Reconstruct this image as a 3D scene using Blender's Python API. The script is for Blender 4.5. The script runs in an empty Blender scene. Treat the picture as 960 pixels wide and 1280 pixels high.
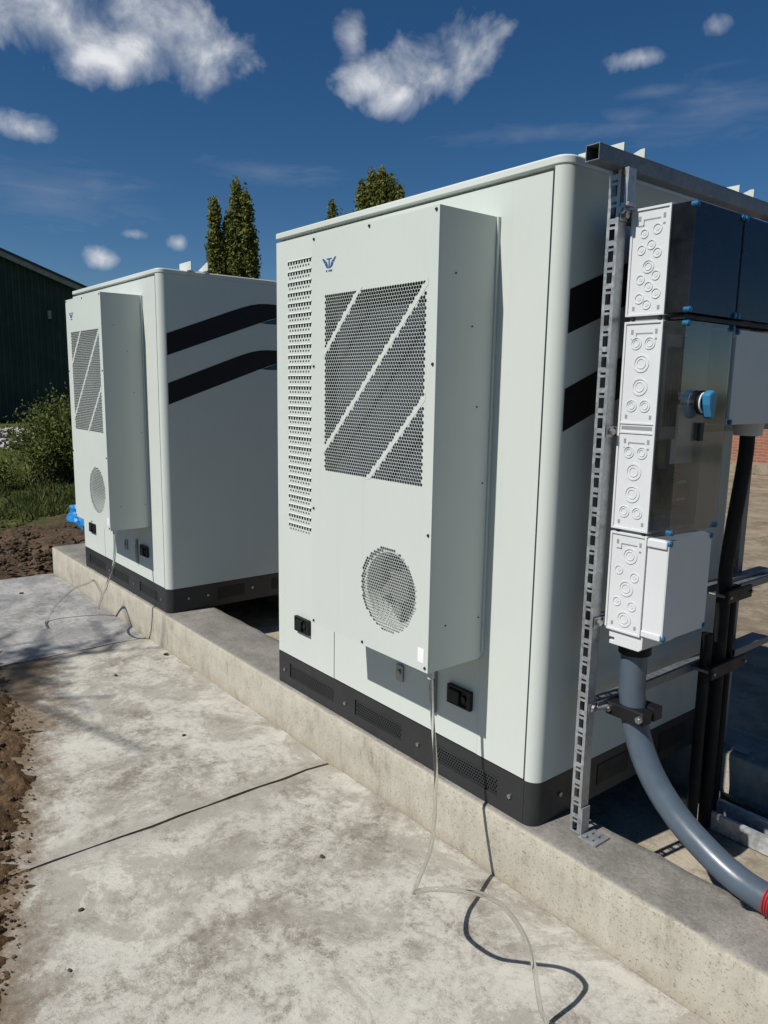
import bpy, bmesh, math, random
from mathutils import Vector, Matrix, noise as mnoise

rng = random.Random(7)
SC = bpy.context.scene
COL = SC.collection
R = math.radians

# ------------------------------------------------------------------ camera
CAM = Vector((1.51032, -1.91161, 1.74663))
YAW, PITCH, ROLL, FPX = 0.888532, -0.165174, 0.016160, 937.7766
F = Vector((-math.sin(YAW) * math.cos(PITCH), math.cos(YAW) * math.cos(PITCH), math.sin(PITCH)))
RT = Vector((math.cos(YAW), math.sin(YAW), 0.0))
UP = RT.cross(F)
R2 = RT * math.cos(ROLL) + UP * math.sin(ROLL)
U2 = UP * math.cos(ROLL) - RT * math.sin(ROLL)
cd = bpy.data.cameras.new('camera')
cam = bpy.data.objects.new('camera', cd)
COL.objects.link(cam)
M = Matrix((R2, U2, -F)).transposed().to_4x4()
M.translation = CAM
cam.matrix_world = M
cd.sensor_fit = 'VERTICAL'
cd.sensor_height = 36.0
cd.lens = 36.0 * FPX / 1280.0
cd.clip_start = 0.05
cd.clip_end = 3000
SC.camera = cam

# ------------------------------------------------------------------ light
SUN_TO = Vector((-0.034, -0.267, 0.303)).normalized()     # towards the sun
sun_el = math.asin(SUN_TO.z)
sun_rot = math.atan2(SUN_TO.x, SUN_TO.y)
ld = bpy.data.lights.new('sun', 'SUN')
ld.energy = 5.0
ld.angle = R(0.53)
ld.color = (1.0, 0.965, 0.905)
sun = bpy.data.objects.new('sun', ld)
COL.objects.link(sun)
sun.rotation_euler = SUN_TO.to_track_quat('Z', 'Y').to_euler()
sun.location = (0, -10, 20)

SC.view_settings.view_transform = 'Standard'
SC.view_settings.look = 'None'
SC.view_settings.exposure = 0.0
SC.view_settings.gamma = 1.0
SC.render.engine = 'CYCLES'
SC.cycles.max_bounces = 8
SC.cycles.diffuse_bounces = 2
SC.cycles.transparent_max_bounces = 12
SC.cycles.sample_clamp_indirect = 6.0
SC.cycles.use_denoising = True
SC.cycles.caustics_refractive = False
SC.cycles.caustics_reflective = False

# ------------------------------------------------------------------ node helpers
class NT:
    def __init__(s, tree):
        s.t = tree
        s.t.nodes.clear()
    def n(s, typ, **kw):
        nd = s.t.nodes.new(typ)
        for k, v in kw.items():
            setattr(nd, k, v)
        return nd
    def put(s, sock, v):
        if isinstance(v, bpy.types.NodeSocket):
            s.t.links.new(v, sock)
        elif v is not None:
            sock.default_value = v
    def math(s, op, a, b=None, c=None, clamp=False):
        nd = s.n('ShaderNodeMath', operation=op, use_clamp=clamp)
        s.put(nd.inputs[0], a)
        if b is not None: s.put(nd.inputs[1], b)
        if c is not None: s.put(nd.inputs[2], c)
        return nd.outputs[0]
    def vmath(s, op, a, b=None):
        nd = s.n('ShaderNodeVectorMath', operation=op)
        s.put(nd.inputs[0], a)
        if b is not None: s.put(nd.inputs[1], b)
        return nd.outputs['Value'] if op in ('DOT_PRODUCT', 'LENGTH') else nd.outputs[0]
    def noise(s, vec, scale, detail=4, rough=0.55, dist=0.0):
        nd = s.n('ShaderNodeTexNoise')
        s.put(nd.inputs['Vector'], vec)
        nd.inputs['Scale'].default_value = scale
        nd.inputs['Detail'].default_value = detail
        nd.inputs['Roughness'].default_value = rough
        nd.inputs['Distortion'].default_value = dist
        return nd.outputs['Fac']
    def ramp(s, fac, stops, interp='LINEAR'):
        nd = s.n('ShaderNodeValToRGB')
        cr = nd.color_ramp
        cr.interpolation = interp
        while len(cr.elements) < len(stops): cr.elements.new(0.5)
        for e, (p, c) in zip(cr.elements, stops):
            e.position = p
            if not isinstance(c, (tuple, list)): c = (c, c, c)
            e.color = tuple(c[:3]) + (1,)
        s.put(nd.inputs[0], fac)
        return nd.outputs[0]
    def mix(s, fac, a, b, blend='MIX'):
        nd = s.n('ShaderNodeMix', data_type='RGBA', blend_type=blend)
        s.put(nd.inputs[0], fac)
        for sock, v in ((nd.inputs[6], a), (nd.inputs[7], b)):
            if isinstance(v, tuple) and len(v) == 3: v = v + (1,)
            s.put(sock, v)
        return nd.outputs[2]
    def mapr(s, v, a, b, c=0.0, d=1.0):
        nd = s.n('ShaderNodeMapRange')
        s.put(nd.inputs[0], v)
        for i, q in enumerate((a, b, c, d)): s.put(nd.inputs[i + 1], q)
        return nd.outputs[0]
    def bump(s, h, strength=0.3, dist=0.01):
        nd = s.n('ShaderNodeBump')
        nd.inputs['Strength'].default_value = strength
        nd.inputs['Distance'].default_value = dist
        s.put(nd.inputs['Height'], h)
        return nd.outputs[0]
    def coord(s, kind='Object'):
        return s.n('ShaderNodeTexCoord').outputs[kind]
    def scaled(s, vec, sc, loc=None):
        nd = s.n('ShaderNodeMapping')
        s.put(nd.inputs['Vector'], vec)
        nd.inputs['Scale'].default_value = sc
        if loc is not None: s.put(nd.inputs['Location'], loc)
        return nd.outputs[0]

def new_mat(name):
    m = bpy.data.materials.new(name)
    m.use_nodes = True
    t = NT(m.node_tree)
    out = t.n('ShaderNodeOutputMaterial')
    b = t.n('ShaderNodeBsdfPrincipled')
    m.node_tree.links.new(b.outputs[0], out.inputs[0])
    return m, t, b, out

def rnd_vec(t, vec):
    oi = t.n('ShaderNodeObjectInfo')
    k = t.math('MULTIPLY', oi.outputs['Random'], 37.0)
    return t.vmath('ADD', vec, k)

# ------------------------------------------------------------------ world: sky with clouds
w = bpy.data.worlds.new('World')
SC.world = w
w.use_nodes = True
t = NT(w.node_tree)
wout = t.n('ShaderNodeOutputWorld')
sky = t.n('ShaderNodeTexSky', sky_type='NISHITA')
sky.sun_disc = False
sky.sun_elevation = sun_el
sky.sun_rotation = sun_rot
sky.altitude = 300
sky.air_density = 0.9
sky.dust_density = 0.1
sky.ozone_density = 5.0
bg_sky = t.n('ShaderNodeBackground')
hs = t.n('ShaderNodeHueSaturation')
hs.inputs['Saturation'].default_value = 1.22
hs.inputs['Value'].default_value = 1.0
t.put(hs.inputs['Color'], sky.outputs[0])
t.put(bg_sky.inputs[0], hs.outputs[0])
bg_sky.inputs[1].default_value = 0.059
bg_cl = t.n('ShaderNodeBackground')
dirv = t.coord('Generated')
BLOBS = [((-0.8907, 0.2611, 0.3722), .1086, .0401), ((-0.861, 0.3475, 0.3714), .0868, .0504),
         ((-0.84, 0.4026, 0.3637), .0551, .0373), ((-0.8837, 0.3154, 0.3458), .074, .0278),
         ((-0.93, 0.20, 0.40), .12, .05),
         ((-0.9336, 0.2342, 0.2713), .0391, .0174), ((-0.7402, 0.5462, 0.3923), .0200, .0240),
         ((-0.7476, 0.5672, 0.3454), .0333, .0204), ((-0.7025, 0.6133, 0.3612), .0642, .0438),
         ((-0.7245, 0.6025, 0.3347), .0466, .0261), ((-0.6648, 0.6459, 0.3753), .0435, .0344),
         ((-0.5177, 0.7764, 0.3596), .0380, .0135), ((-0.4551, 0.8059, 0.3787), .0200, .0130),
         ((-0.9341, 0.3255, 0.1466), .0248, .0124), ((-0.9186, 0.3545, 0.1747), .0191, .0086),
         ((-0.9001, 0.4015, 0.1691), .0126, .0097),
         # clouds elsewhere in the same sky, out of the frame
         ((0.30, 0.90, 0.35), .12, .05), ((0.75, 0.55, 0.36), .14, .06), ((0.2, 0.75, 0.62), .12, .06),
         ((0.95, -0.10, 0.30), .12, .05), ((0.6, -0.70, 0.40), .12, .06), ((-0.9, -0.35, 0.28), .12, .05)]
WISPS = [((-0.5353, 0.787, 0.3068), .0453, .0100), ((-0.5115, 0.7945, 0.3274), .0444, .0079),
         ((-0.6007, 0.7427, 0.2959), .1317, .0110), ((-0.9354, 0.2818, 0.2136), .1096, .0365),
         ((-0.8369, 0.4857, 0.2524), .0865, .0144), ((-0.45, 0.83, 0.30), .10, .035)]
def blob_field(lst):
    acc = None
    for d, bw, bh in lst:
        d = Vector(d).normalized()
        rr = Vector((d.y, -d.x, 0)).normalized()
        uu = rr.cross(d)
        u = t.vmath('DOT_PRODUCT', dirv, tuple(rr / bw))
        v = t.vmath('DOT_PRODUCT', dirv, tuple(uu / bh))
        # keep the blob on its own side of the sphere and centre it on d
        v = t.math('SUBTRACT', v, 0.0)
        q = t.math('ADD', t.math('POWER', t.math('ABSOLUTE', u), 2.0), t.math('POWER', t.math('ABSOLUTE', v), 2.0))
        c = t.vmath('DOT_PRODUCT', dirv, tuple(d))
        g = t.math('SUBTRACT', 1.0, t.math('SQRT', q))
        g = t.math('SUBTRACT', g, t.math('MULTIPLY', t.math('LESS_THAN', c, 0.0), 50.0))
        acc = g if acc is None else t.math('MAXIMUM', acc, g)
    return acc
f1 = blob_field(BLOBS)
n1 = t.noise(dirv, 15.0, 10, 0.575, 0.3)
n2 = t.noise(t.vmath('ADD', dirv, (0.02, 0.01, -0.035)), 15.0, 10, 0.575, 0.3)
dens = t.math('ADD', t.math('SUBTRACT', f1, 0.20), t.math('MULTIPLY', t.math('SUBTRACT', n1, 0.5), 3.0))
mask = t.mapr(dens, -0.25, 1.08)
f2 = blob_field(WISPS)
nw = t.noise(t.scaled(dirv, (6, 6, 30)), 1.6, 7, 0.6, 0.6)
wd = t.math('ADD', f2, t.math('MULTIPLY', t.math('SUBTRACT', nw, 0.5), 2.6))
wmask = t.math('MULTIPLY', t.mapr(wd, 0.0, 1.3), 0.20)
mask = t.math('MAXIMUM', t.math('MULTIPLY', mask, 0.93), wmask)
shade = t.mapr(t.math('ADD', t.math('SUBTRACT', n1, n2), t.math('MULTIPLY', dens, 0.10)), -0.16, 0.26)
t.put(bg_cl.inputs[0], t.ramp(shade, [(0.0, (0.33, 0.37, 0.44)), (0.5, (0.50, 0.53, 0.58)), (1.0, (0.74, 0.75, 0.77))]))
bg_cl.inputs[1].default_value = 1.12
mx = t.n('ShaderNodeMixShader')
t.put(mx.inputs[0], mask)
w.node_tree.links.new(bg_sky.outputs[0], mx.inputs[1])
w.node_tree.links.new(bg_cl.outputs[0], mx.inputs[2])
w.node_tree.links.new(mx.outputs[0], wout.inputs[0])

# ------------------------------------------------------------------ materials
def mat_plain(name, col, rough=0.5, metal=0.0, spec=0.5, bump=0.0, bscale=200.0, var=0.06, vscale=6.0, coat=0.0):
    m, t, b, o = new_mat(name)
    v = t.coord()
    n = t.noise(v, vscale, 5, 0.6)
    lo = tuple(c * (1 - var) for c in col)
    hi = tuple(min(1, c * (1 + var)) for c in col)
    t.put(b.inputs['Base Color'], t.ramp(n, [(0.3, lo), (0.7, hi)]))
    t.put(b.inputs['Roughness'], t.mapr(t.noise(v, vscale * 3, 4), 0.3, 0.7, rough * 0.85, min(1, rough * 1.15)))
    b.inputs['Metallic'].default_value = metal
    b.inputs['Specular IOR Level'].default_value = spec
    b.inputs['Coat Weight'].default_value = coat
    if bump > 0:
        t.put(b.inputs['Normal'], t.bump(t.noise(v, bscale, 2), bump, 0.001))
    return m

def mat_white_paint():
    m, t, b, o = new_mat('white_powder_coat')
    v = rnd_vec(t, t.coord())
    big = t.noise(v, 1.7, 5, 0.6)
    col = t.ramp(big, [(0.3, (0.535, 0.575, 0.535)), (0.7, (0.565, 0.60, 0.56))])
    dust = t.mapr(t.noise(t.scaled(v, (3, 3, 0.7)), 3.0, 6, 0.65), 0.60, 0.82, 0, 0.22)
    col = t.mix(dust, col, (0.50, 0.48, 0.42))
    stk = t.noise(t.scaled(v, (16, 16, 0.55)), 1.6, 5, 0.6)
    col = t.mix(t.mapr(stk, 0.58, 0.78, 0, 0.16), col, (0.42, 0.41, 0.36))
    t.put(b.inputs['Base Color'], col)
    t.put(b.inputs['Roughness'], t.mapr(t.noise(v, 5, 6, 0.7), 0.3, 0.7, 0.34, 0.52))
    b.inputs['Specular IOR Level'].default_value = 0.3
    t.put(b.inputs['Normal'], t.bump(t.noise(v, 420, 2), 0.06, 0.0006))
    return m

def mat_concrete(name, pale, mid, dark, warm=(0.36, 0.27, 0.16), scale=1.0, streak=False, dirtline=False, bumpy=0.35):
    m, t, b, o = new_mat(name)
    v0 = t.coord()
    v = rnd_vec(t, v0)
    big = t.noise(v, 1.5 * scale, 8, 0.66, 0.5)
    med = t.noise(v, 6.0 * scale, 12, 0.78, 0.3)
    fine = t.noise(v, 34 * scale, 8, 0.78)
    grit = t.noise(v, 210 * scale, 3, 0.65)
    q = t.math('ADD', t.math('MULTIPLY', big, 0.42), t.math('MULTIPLY', med, 0.58))
    q = t.math('ADD', q, t.math('MULTIPLY', t.math('SUBTRACT', fine, 0.5), 0.36))
    q = t.math('ADD', q, t.math('MULTIPLY', t.math('SUBTRACT', grit, 0.5), 0.16))
    col = t.ramp(q, [(0.40, dark), (0.468, mid), (0.515, pale), (0.60, tuple(min(1, c * 1.2) for c in pale))])
    # grey worn blotches with ragged edges
    bl = t.math('ADD', t.noise(t.scaled(v, (1, 1, 1), (4, 2, 0)), 2.4 * scale, 12, 0.76, 0.6), t.math('MULTIPLY', t.math('SUBTRACT', fine, 0.5), 0.30))
    col = t.mix(t.mapr(bl, 0.50, 0.55, 0, 0.58), col, tuple(0.62 * a + 0.38 * c for a, c in zip(dark, mid)))
    pal = t.math('ADD', t.noise(t.scaled(v, (1, 1, 1), (14, 7, 2)), 3.4 * scale, 12, 0.8, 0.4), t.math('MULTIPLY', t.math('SUBTRACT', fine, 0.5), 0.25))
    col = t.mix(t.mapr(pal, 0.53, 0.60, 0, 0.5), col, tuple(min(1, c * 1.2) for c in pale))
    if dirtline:
        # smooth trowelled margin along the joints
        gp = t.n('ShaderNodeNewGeometry').outputs['Position']
        gs = t.n('ShaderNodeSeparateXYZ'); t.put(gs.inputs[0], gp)
        for jx in (-1.2, -3.42, 1.02):
            dj = t.math('ABSOLUTE', t.math('SUBTRACT', gs.outputs[0], jx))
            dj = t.math('ADD', dj, t.math('MULTIPLY', t.math('SUBTRACT', t.noise(gp, 7, 8, 0.7), 0.5), 0.26))
            col = t.mix(t.mapr(dj, 0.12, 0.03, 0, 0.65), col, (0.295, 0.272, 0.232))
    # warm stains
    st = t.noise(t.scaled(v, (1, 1, 1), (9, 3, 1)), 1.1 * scale, 5, 0.6, 0.5)
    col = t.mix(t.mapr(st, 0.58, 0.74, 0, 0.25), col, warm)
    # small dark specks and pits
    pit = t.mapr(t.noise(v, 95 * scale, 2, 0.5), 0.66, 0.74, 0, 0.45)
    col = t.mix(pit, col, tuple(c * 0.42 for c in mid))
    if streak:
        sk = t.noise(t.scaled(v, (0.7, 9, 1)), 2.2, 5, 0.6)
        col = t.mix(t.mapr(sk, 0.52, 0.66, 0, 0.35), col, dark)
    if dirtline:
        # earth trodden on to the outer edge of the slabs
        geo = t.n('ShaderNodeNewGeometry').outputs['Position']
        sx = t.n('ShaderNodeSeparateXYZ'); t.put(sx.inputs[0], geo)
        d = t.math('MULTIPLY_ADD', sx.outputs[0], -0.32, -1.72)      # y of the soil edge at x
        d = t.math('SUBTRACT', d, sx.outputs[1])
        d = t.math('ADD', d, t.math('MULTIPLY', t.math('SUBTRACT', t.noise(geo, 6, 12, 0.82), 0.5), 1.0))
        f = t.mapr(d, -0.10, 0.08, 0, 0.92)
        col = t.mix(f, col, t.mix(t.noise(geo, 30, 4), (0.075, 0.048, 0.028), (0.215, 0.155, 0.095)))
    t.put(b.inputs['Base Color'], col)
    t.put(b.inputs['Roughness'], t.mapr(med, 0.3, 0.7, 0.75, 0.95))
    b.inputs['Specular IOR Level'].default_value = 0.25
    h = t.math('ADD', t.math('MULTIPLY', fine, 0.5), t.math('MULTIPLY', grit, 0.25))
    h = t.math('SUBTRACT', h, t.math('MULTIPLY', pit, 1.2))
    h = t.math('ADD', h, t.math('MULTIPLY', med, 0.6))
    t.put(b.inputs['Normal'], t.bump(h, bumpy, 0.012))
    return m

def mat_kerb():
    m, t, b, o = new_mat('kerb_concrete')
    v = t.coord()
    geo = t.n('ShaderNodeNewGeometry')
    nz = t.n('ShaderNodeSeparateXYZ'); t.put(nz.inputs[0], geo.outputs['Normal'])
    vs = t.scaled(v, (1, 1, 0.35))
    med = t.noise(v, 5, 7, 0.65, 0.3)
    vert = t.noise(vs, 26, 6, 0.7)
    fine = t.noise(v, 75, 5, 0.7)
    q = t.math('ADD', t.math('MULTIPLY', med, 0.5), t.math('MULTIPLY', vert, 0.5))
    face = t.ramp(q, [(0.35, (0.265, 0.24, 0.19)), (0.45, (0.385, 0.355, 0.29)), (0.60, (0.46, 0.43, 0.36))])
    top = t.ramp(t.math('ADD', t.math('MULTIPLY', med, 0.6), t.math('MULTIPLY', fine, 0.4)),
                 [(0.36, (0.14, 0.13, 0.115)), (0.5, (0.21, 0.20, 0.18)), (0.66, (0.31, 0.29, 0.25))])
    f = t.mapr(t.math('ADD', nz.outputs[2], t.math('MULTIPLY', t.math('SUBTRACT', med, 0.5), 0.5)), 0.45, 0.85)
    col = t.mix(f, face, top)
    pit = t.math('MAXIMUM', t.mapr(t.noise(v, 130, 3, 0.6), 0.60, 0.70, 0, 0.55), t.mapr(t.noise(v, 60, 2, 0.5), 0.69, 0.74, 0, 0.55))
    col = t.mix(pit, col, (0.17, 0.145, 0.11))
    low = t.n('ShaderNodeSeparateXYZ'); t.put(low.inputs[0], geo.outputs['Position'])
    sp = t.mapr(t.math('ADD', low.outputs[2], t.math('MULTIPLY', t.math('SUBTRACT', t.noise(v, 9, 5), 0.5), 0.10)), 0.0, 0.05, 0.35, 0.0)
    col = t.mix(sp, col, (0.30, 0.23, 0.15))
    t.put(b.inputs['Base Color'], col)
    b.inputs['Roughness'].default_value = 0.92
    b.inputs['Specular IOR Level'].default_value = 0.2
    h = t.math('ADD', t.math('MULTIPLY', vert, 0.7), t.math('MULTIPLY', fine, 0.35))
    h = t.math('SUBTRACT', h, t.math('MULTIPLY', pit, 1.0))
    t.put(b.inputs['Normal'], t.bump(h, 0.45, 0.012))
    return m

def mat_soil(name, dark, mid, pale, grass=False):
    m, t, b, o = new_mat(name)
    v = t.coord()
    a = t.noise(v, 3.2, 8, 0.7, 0.5)
    f = t.noise(v, 38, 6, 0.72)
    q = t.math('ADD', t.math('MULTIPLY', a, 0.55), t.math('MULTIPLY', f, 0.45))
    col = t.ramp(q, [(0.36, dark), (0.5, mid), (0.66, pale)])
    if grass:
        s = t.n('ShaderNodeSeparateXYZ'); t.put(s.inputs[0], v)
        g = t.math('ADD', s.outputs[0], t.math('MULTIPLY', t.math('SUBTRACT', t.noise(v, 1.3, 6, 0.65), 0.5), 4.0))
        gcol = t.ramp(t.noise(v, 9, 6, 0.7), [(0.35, (0.035, 0.05, 0.014)), (0.55, (0.07, 0.085, 0.022)), (0.7, (0.15, 0.13, 0.05))])
        col = t.mix(t.mapr(g, -7.4, -8.2), col, gcol)
    t.put(b.inputs['Base Color'], col)
    b.inputs['Roughness'].default_value = 1.0
    b.inputs['Specular IOR Level'].default_value = 0.1
    t.put(b.inputs['Normal'], t.bump(t.math('ADD', f, t.math('MULTIPLY', t.noise(v, 150, 4, 0.7), 0.4)), 0.8, 0.03))
    return m

def mat_leaf(name, cols, trans=0.48):
    m, t, b, o = new_mat(name)
    geo = t.n('ShaderNodeNewGeometry')
    r = geo.outputs['Random Per Island']
    n = t.noise(t.coord(), 0.9, 3)
    q = t.math('ADD', t.math('MULTIPLY', r, 0.6), t.math('MULTIPLY', n, 0.4))
    col = t.ramp(q, [(0.2, cols[0]), (0.5, cols[1]), (0.8, cols[2])])
    t.put(b.inputs['Base Color'], col)
    b.inputs['Roughness'].default_value = 0.6
    b.inputs['Specular IOR Level'].default_value = 0.3
    tr = t.n('ShaderNodeBsdfTranslucent')
    t.put(tr.inputs[0], col)
    mx = t.n('ShaderNodeMixShader')
    mx.inputs[0].default_value = trans
    t.t.links.new(b.outputs[0], mx.inputs[1])
    t.t.links.new(tr.outputs[0], mx.inputs[2])
    t.t.links.new(mx.outputs[0], o.inputs[0])
    return m

def mat_clear(name, tint, gloss_rough=0.03, dust=0.03, thin=True):
    m, t, b, o = new_mat(name)
    tp = t.n('ShaderNodeBsdfTransparent')
    tp.inputs[0].default_value = tuple(tint) + (1,)
    gl = t.n('ShaderNodeBsdfGlossy')
    gl.inputs['Roughness'].default_value = gloss_rough
    fr = t.n('ShaderNodeFresnel'); fr.inputs[0].default_value = 1.5
    df = t.n('ShaderNodeBsdfDiffuse'); df.inputs[0].default_value = (0.5, 0.48, 0.44, 1)
    v = t.coord()
    m1 = t.n('ShaderNodeMixShader')
    t.put(m1.inputs[0], t.mapr(t.noise(v, 7, 7, 0.7), 0.35, 0.8, dust * 0.3, dust * 2.2))
    t.t.links.new(tp.outputs[0], m1.inputs[1]); t.t.links.new(df.outputs[0], m1.inputs[2])
    m2 = t.n('ShaderNodeMixShader')
    t.put(m2.inputs[0], t.math('MULTIPLY', fr.outputs[0], 0.38))
    t.t.links.new(m1.outputs[0], m2.inputs[1]); t.t.links.new(gl.outputs[0], m2.inputs[2])
    t.t.links.new(m2.outputs[0], o.inputs[0])
    return m

def mat_galv(name, col=(0.50, 0.52, 0.53), rough=0.42):
    m, t, b, o = new_mat(name)
    v = t.coord()
    vo = t.n('ShaderNodeTexVoronoi'); vo.inputs['Scale'].default_value = 70
    t.put(vo.inputs['Vector'], v)
    q = t.math('ADD', t.math('MULTIPLY', vo.outputs['Color'], 0.35), t.math('MULTIPLY', t.noise(v, 9, 6, 0.7), 0.65))
    lo = tuple(c * 0.72 for c in col); hi = tuple(min(1, c * 1.2) for c in col)
    t.put(b.inputs['Base Color'], t.ramp(q, [(0.3, lo), (0.7, hi)]))
    b.inputs['Metallic'].default_value = 0.6
    t.put(b.inputs['Roughness'], t.mapr(q, 0.3, 0.7, rough * 0.8, rough * 1.3))
    return m

def mat_brick():
    m, t, b, o = new_mat('red_brick')
    v = t.coord()
    mp = t.n('ShaderNodeMapping'); t.put(mp.inputs[0], v); mp.inputs['Rotation'].default_value = (R(90), 0, 0)
    br = t.n('ShaderNodeTexBrick')
    t.put(br.inputs['Vector'], mp.outputs[0])
    br.inputs['Scale'].default_value = 1.0
    br.inputs['Brick Width'].default_value = 0.22
    br.inputs['Row Height'].default_value = 0.065
    br.inputs['Mortar Size'].default_value = 0.006
    br.inputs['Color1'].default_value = (0.30, 0.10, 0.055, 1)
    br.inputs['Color2'].default_value = (0.22, 0.075, 0.045, 1)
    br.inputs['Mortar'].default_value = (0.30, 0.25, 0.2, 1)
    n = t.noise(v, 2.2, 6, 0.6)
    t.put(b.inputs['Base Color'], t.mix(t.mapr(n, 0.4, 0.7, 0, 0.4), br.outputs['Color'], (0.34, 0.17, 0.10)))
    b.inputs['Roughness'].default_value = 0.9
    t.put(b.inputs['Normal'], t.bump(t.math('SUBTRACT', 1.0, br.outputs['Fac']), 0.6, 0.01))
    return m

WHITE = mat_white_paint()
BASEM = mat_plain('anthracite_paint', (0.020, 0.021, 0.023), 0.5, bump=0.1, bscale=500, var=0.15)
BLACKP = mat_plain('black_plastic', (0.008, 0.008, 0.009), 0.5, spec=0.35, var=0.2)
VOID = mat_plain('dark_interior', (0.012, 0.013, 0.014), 0.9, spec=0.1)
COIL = mat_plain('condenser_fins', (0.032, 0.043, 0.060), 0.6, bump=0.3, bscale=90, var=0.2, vscale=20)
FANM = mat_plain('fan_grey', (0.15, 0.145, 0.16), 0.7, spec=0.2, var=0.1)
DECALK = mat_plain('black_vinyl', (0.004, 0.004, 0.006), 0.5, spec=0.3)
DECALT = mat_plain('teal_vinyl', (0.006, 0.085, 0.105), 0.5, spec=0.3)
LOGOB = mat_plain('blue_print', (0.02, 0.085, 0.24), 0.5)
STEEL = mat_plain('steel_fitting', (0.35, 0.35, 0.35), 0.35, metal=0.9)
SCREWM = mat_plain('dark_screw', (0.05, 0.05, 0.055), 0.4, metal=0.7)
GALV = mat_galv('galvanised_steel', (0.40, 0.415, 0.425))
TRAYM = mat_galv('sunlit_galvanised_steel', (0.62, 0.64, 0.66), 0.45)  # paler galvanised copy, the tray's sunlight put into its colour
GALVD = mat_galv('dark_galvanised_steel', (0.20, 0.212, 0.225), 0.5)  # darker copy of the galvanised steel
PLASTW = mat_plain('white_plastic', (0.62, 0.635, 0.64), 0.38, bump=0.05, bscale=300, var=0.03)
PLASTG = mat_plain('light_grey_plastic', (0.50, 0.51, 0.52), 0.35, bump=0.05, bscale=300, var=0.04)
BLUEC = mat_plain('blue_plastic', (0.010, 0.115, 0.24), 0.35)
BLUEH = mat_plain('blue_handle', (0.035, 0.19, 0.36), 0.35)
PVC = mat_plain('slate_grey_pvc', (0.075, 0.100, 0.128), 0.33, var=0.12, vscale=14)
PVCD = mat_plain('dark_conduit', (0.007, 0.0075, 0.009), 0.6, spec=0.25, var=0.2)
CLEAR = mat_clear('smoked_clear_lid', (0.80, 0.81, 0.82), 0.09, 0.02)
CLEARN = mat_clear('smoked_navy_lid', (0.40, 0.42, 0.475), 0.09, 0.02)
HOSEM = None
def mat_hose():
    m, t, b, o = new_mat('clear_vinyl_hose')
    b.inputs['Base Color'].default_value = (0.93, 0.93, 0.90, 1)
    b.inputs['Roughness'].default_value = 0.06
    b.inputs['IOR'].default_value = 1.18
    b.inputs['Transmission Weight'].default_value = 1.0
    b.inputs['Specular IOR Level'].default_value = 0.9
    df = t.n('ShaderNodeBsdfTranslucent'); df.inputs[0].default_value = (0.75, 0.74, 0.70, 1)
    d2 = t.n('ShaderNodeBsdfDiffuse'); d2.inputs[0].default_value = (0.6, 0.6, 0.56, 1)
    m1 = t.n('ShaderNodeMixShader'); m1.inputs[0].default_value = 0.5
    t.t.links.new(df.outputs[0], m1.inputs[1]); t.t.links.new(d2.outputs[0], m1.inputs[2])
    mx = t.n('ShaderNodeMixShader'); mx.inputs[0].default_value = 0.09
    t.t.links.new(b.outputs[0], mx.inputs[1]); t.t.links.new(m1.outputs[0], mx.inputs[2])
    t.t.links.new(mx.outputs[0], o.inputs[0])
    return m
HOSEM = mat_hose()
REDC = mat_plain('red_corrugated_plastic', (0.30, 0.028, 0.03), 0.45)
EARTHW = mat_plain('green_yellow_wire', (0.10, 0.14, 0.015), 0.5, var=0.6, vscale=60)
SLAB = mat_concrete('slab_concrete', (0.432, 0.415, 0.366), (0.325, 0.302, 0.258), (0.198, 0.174, 0.144), (0.27, 0.232, 0.175), dirtline=True)
SLABG = mat_concrete('grey_slab_concrete', (0.33, 0.325, 0.315), (0.255, 0.25, 0.245), (0.155, 0.155, 0.155), streak=True)
YARDM = mat_concrete('yard_concrete', (0.26, 0.215, 0.155), (0.20, 0.165, 0.115), (0.14, 0.11, 0.078), scale=0.7)
FLOORM = mat_concrete('trench_concrete', (0.36, 0.315, 0.245), (0.27, 0.235, 0.18), (0.17, 0.145, 0.11))
KERBM = mat_kerb()
SOIL = mat_soil('brown_soil', (0.030, 0.019, 0.011), (0.115, 0.072, 0.040), (0.25, 0.17, 0.105))
SOILF = mat_soil('field_soil', (0.030, 0.021, 0.013), (0.105, 0.072, 0.046), (0.24, 0.175, 0.12), grass=True)
FIELD = mat_soil('meadow', (0.04, 0.05, 0.015), (0.07, 0.085, 0.025), (0.12, 0.12, 0.05))
STONE = mat_plain('dark_stone', (0.05, 0.04, 0.032), 0.9, bump=0.3, bscale=80, var=0.4)
SHEDM = mat_plain('dark_green_cladding', (0.024, 0.044, 0.027), 0.6, var=0.3, vscale=0.7)
VERGE = mat_plain('weathered_verge_board', (0.34, 0.31, 0.27), 0.8, var=0.2)
ROOFS = mat_plain('dark_roof_sheet', (0.05, 0.052, 0.055), 0.7, var=0.2)
BARK = mat_plain('bark', (0.10, 0.08, 0.06), 0.9, bump=0.5, bscale=30, var=0.3)
POPLEAF = mat_leaf('poplar_leaves', [(0.095, 0.115, 0.026), (0.19, 0.21, 0.052), (0.32, 0.315, 0.095)])
BUSHLEAF = mat_leaf('bush_leaves', [(0.045, 0.065, 0.012), (0.12, 0.155, 0.03), (0.27, 0.28, 0.085)])
GRASSM = mat_leaf('grass_blades', [(0.025, 0.045, 0.008), (0.055, 0.080, 0.016), (0.15, 0.14, 0.05)])
RUBBLE = mat_plain('pale_rubble', (0.42, 0.39, 0.36), 0.9, bump=0.3, bscale=30, var=0.25)
BAGM = mat_plain('blue_tarpaulin', (0.012, 0.20, 0.52), 0.4, var=0.2)
BRICK = mat_brick()
LABELW = mat_plain('white_sticker', (0.82, 0.82, 0.82), 0.4)
COPPER = mat_plain('brown_terminal', (0.16, 0.07, 0.035), 0.5)
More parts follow.
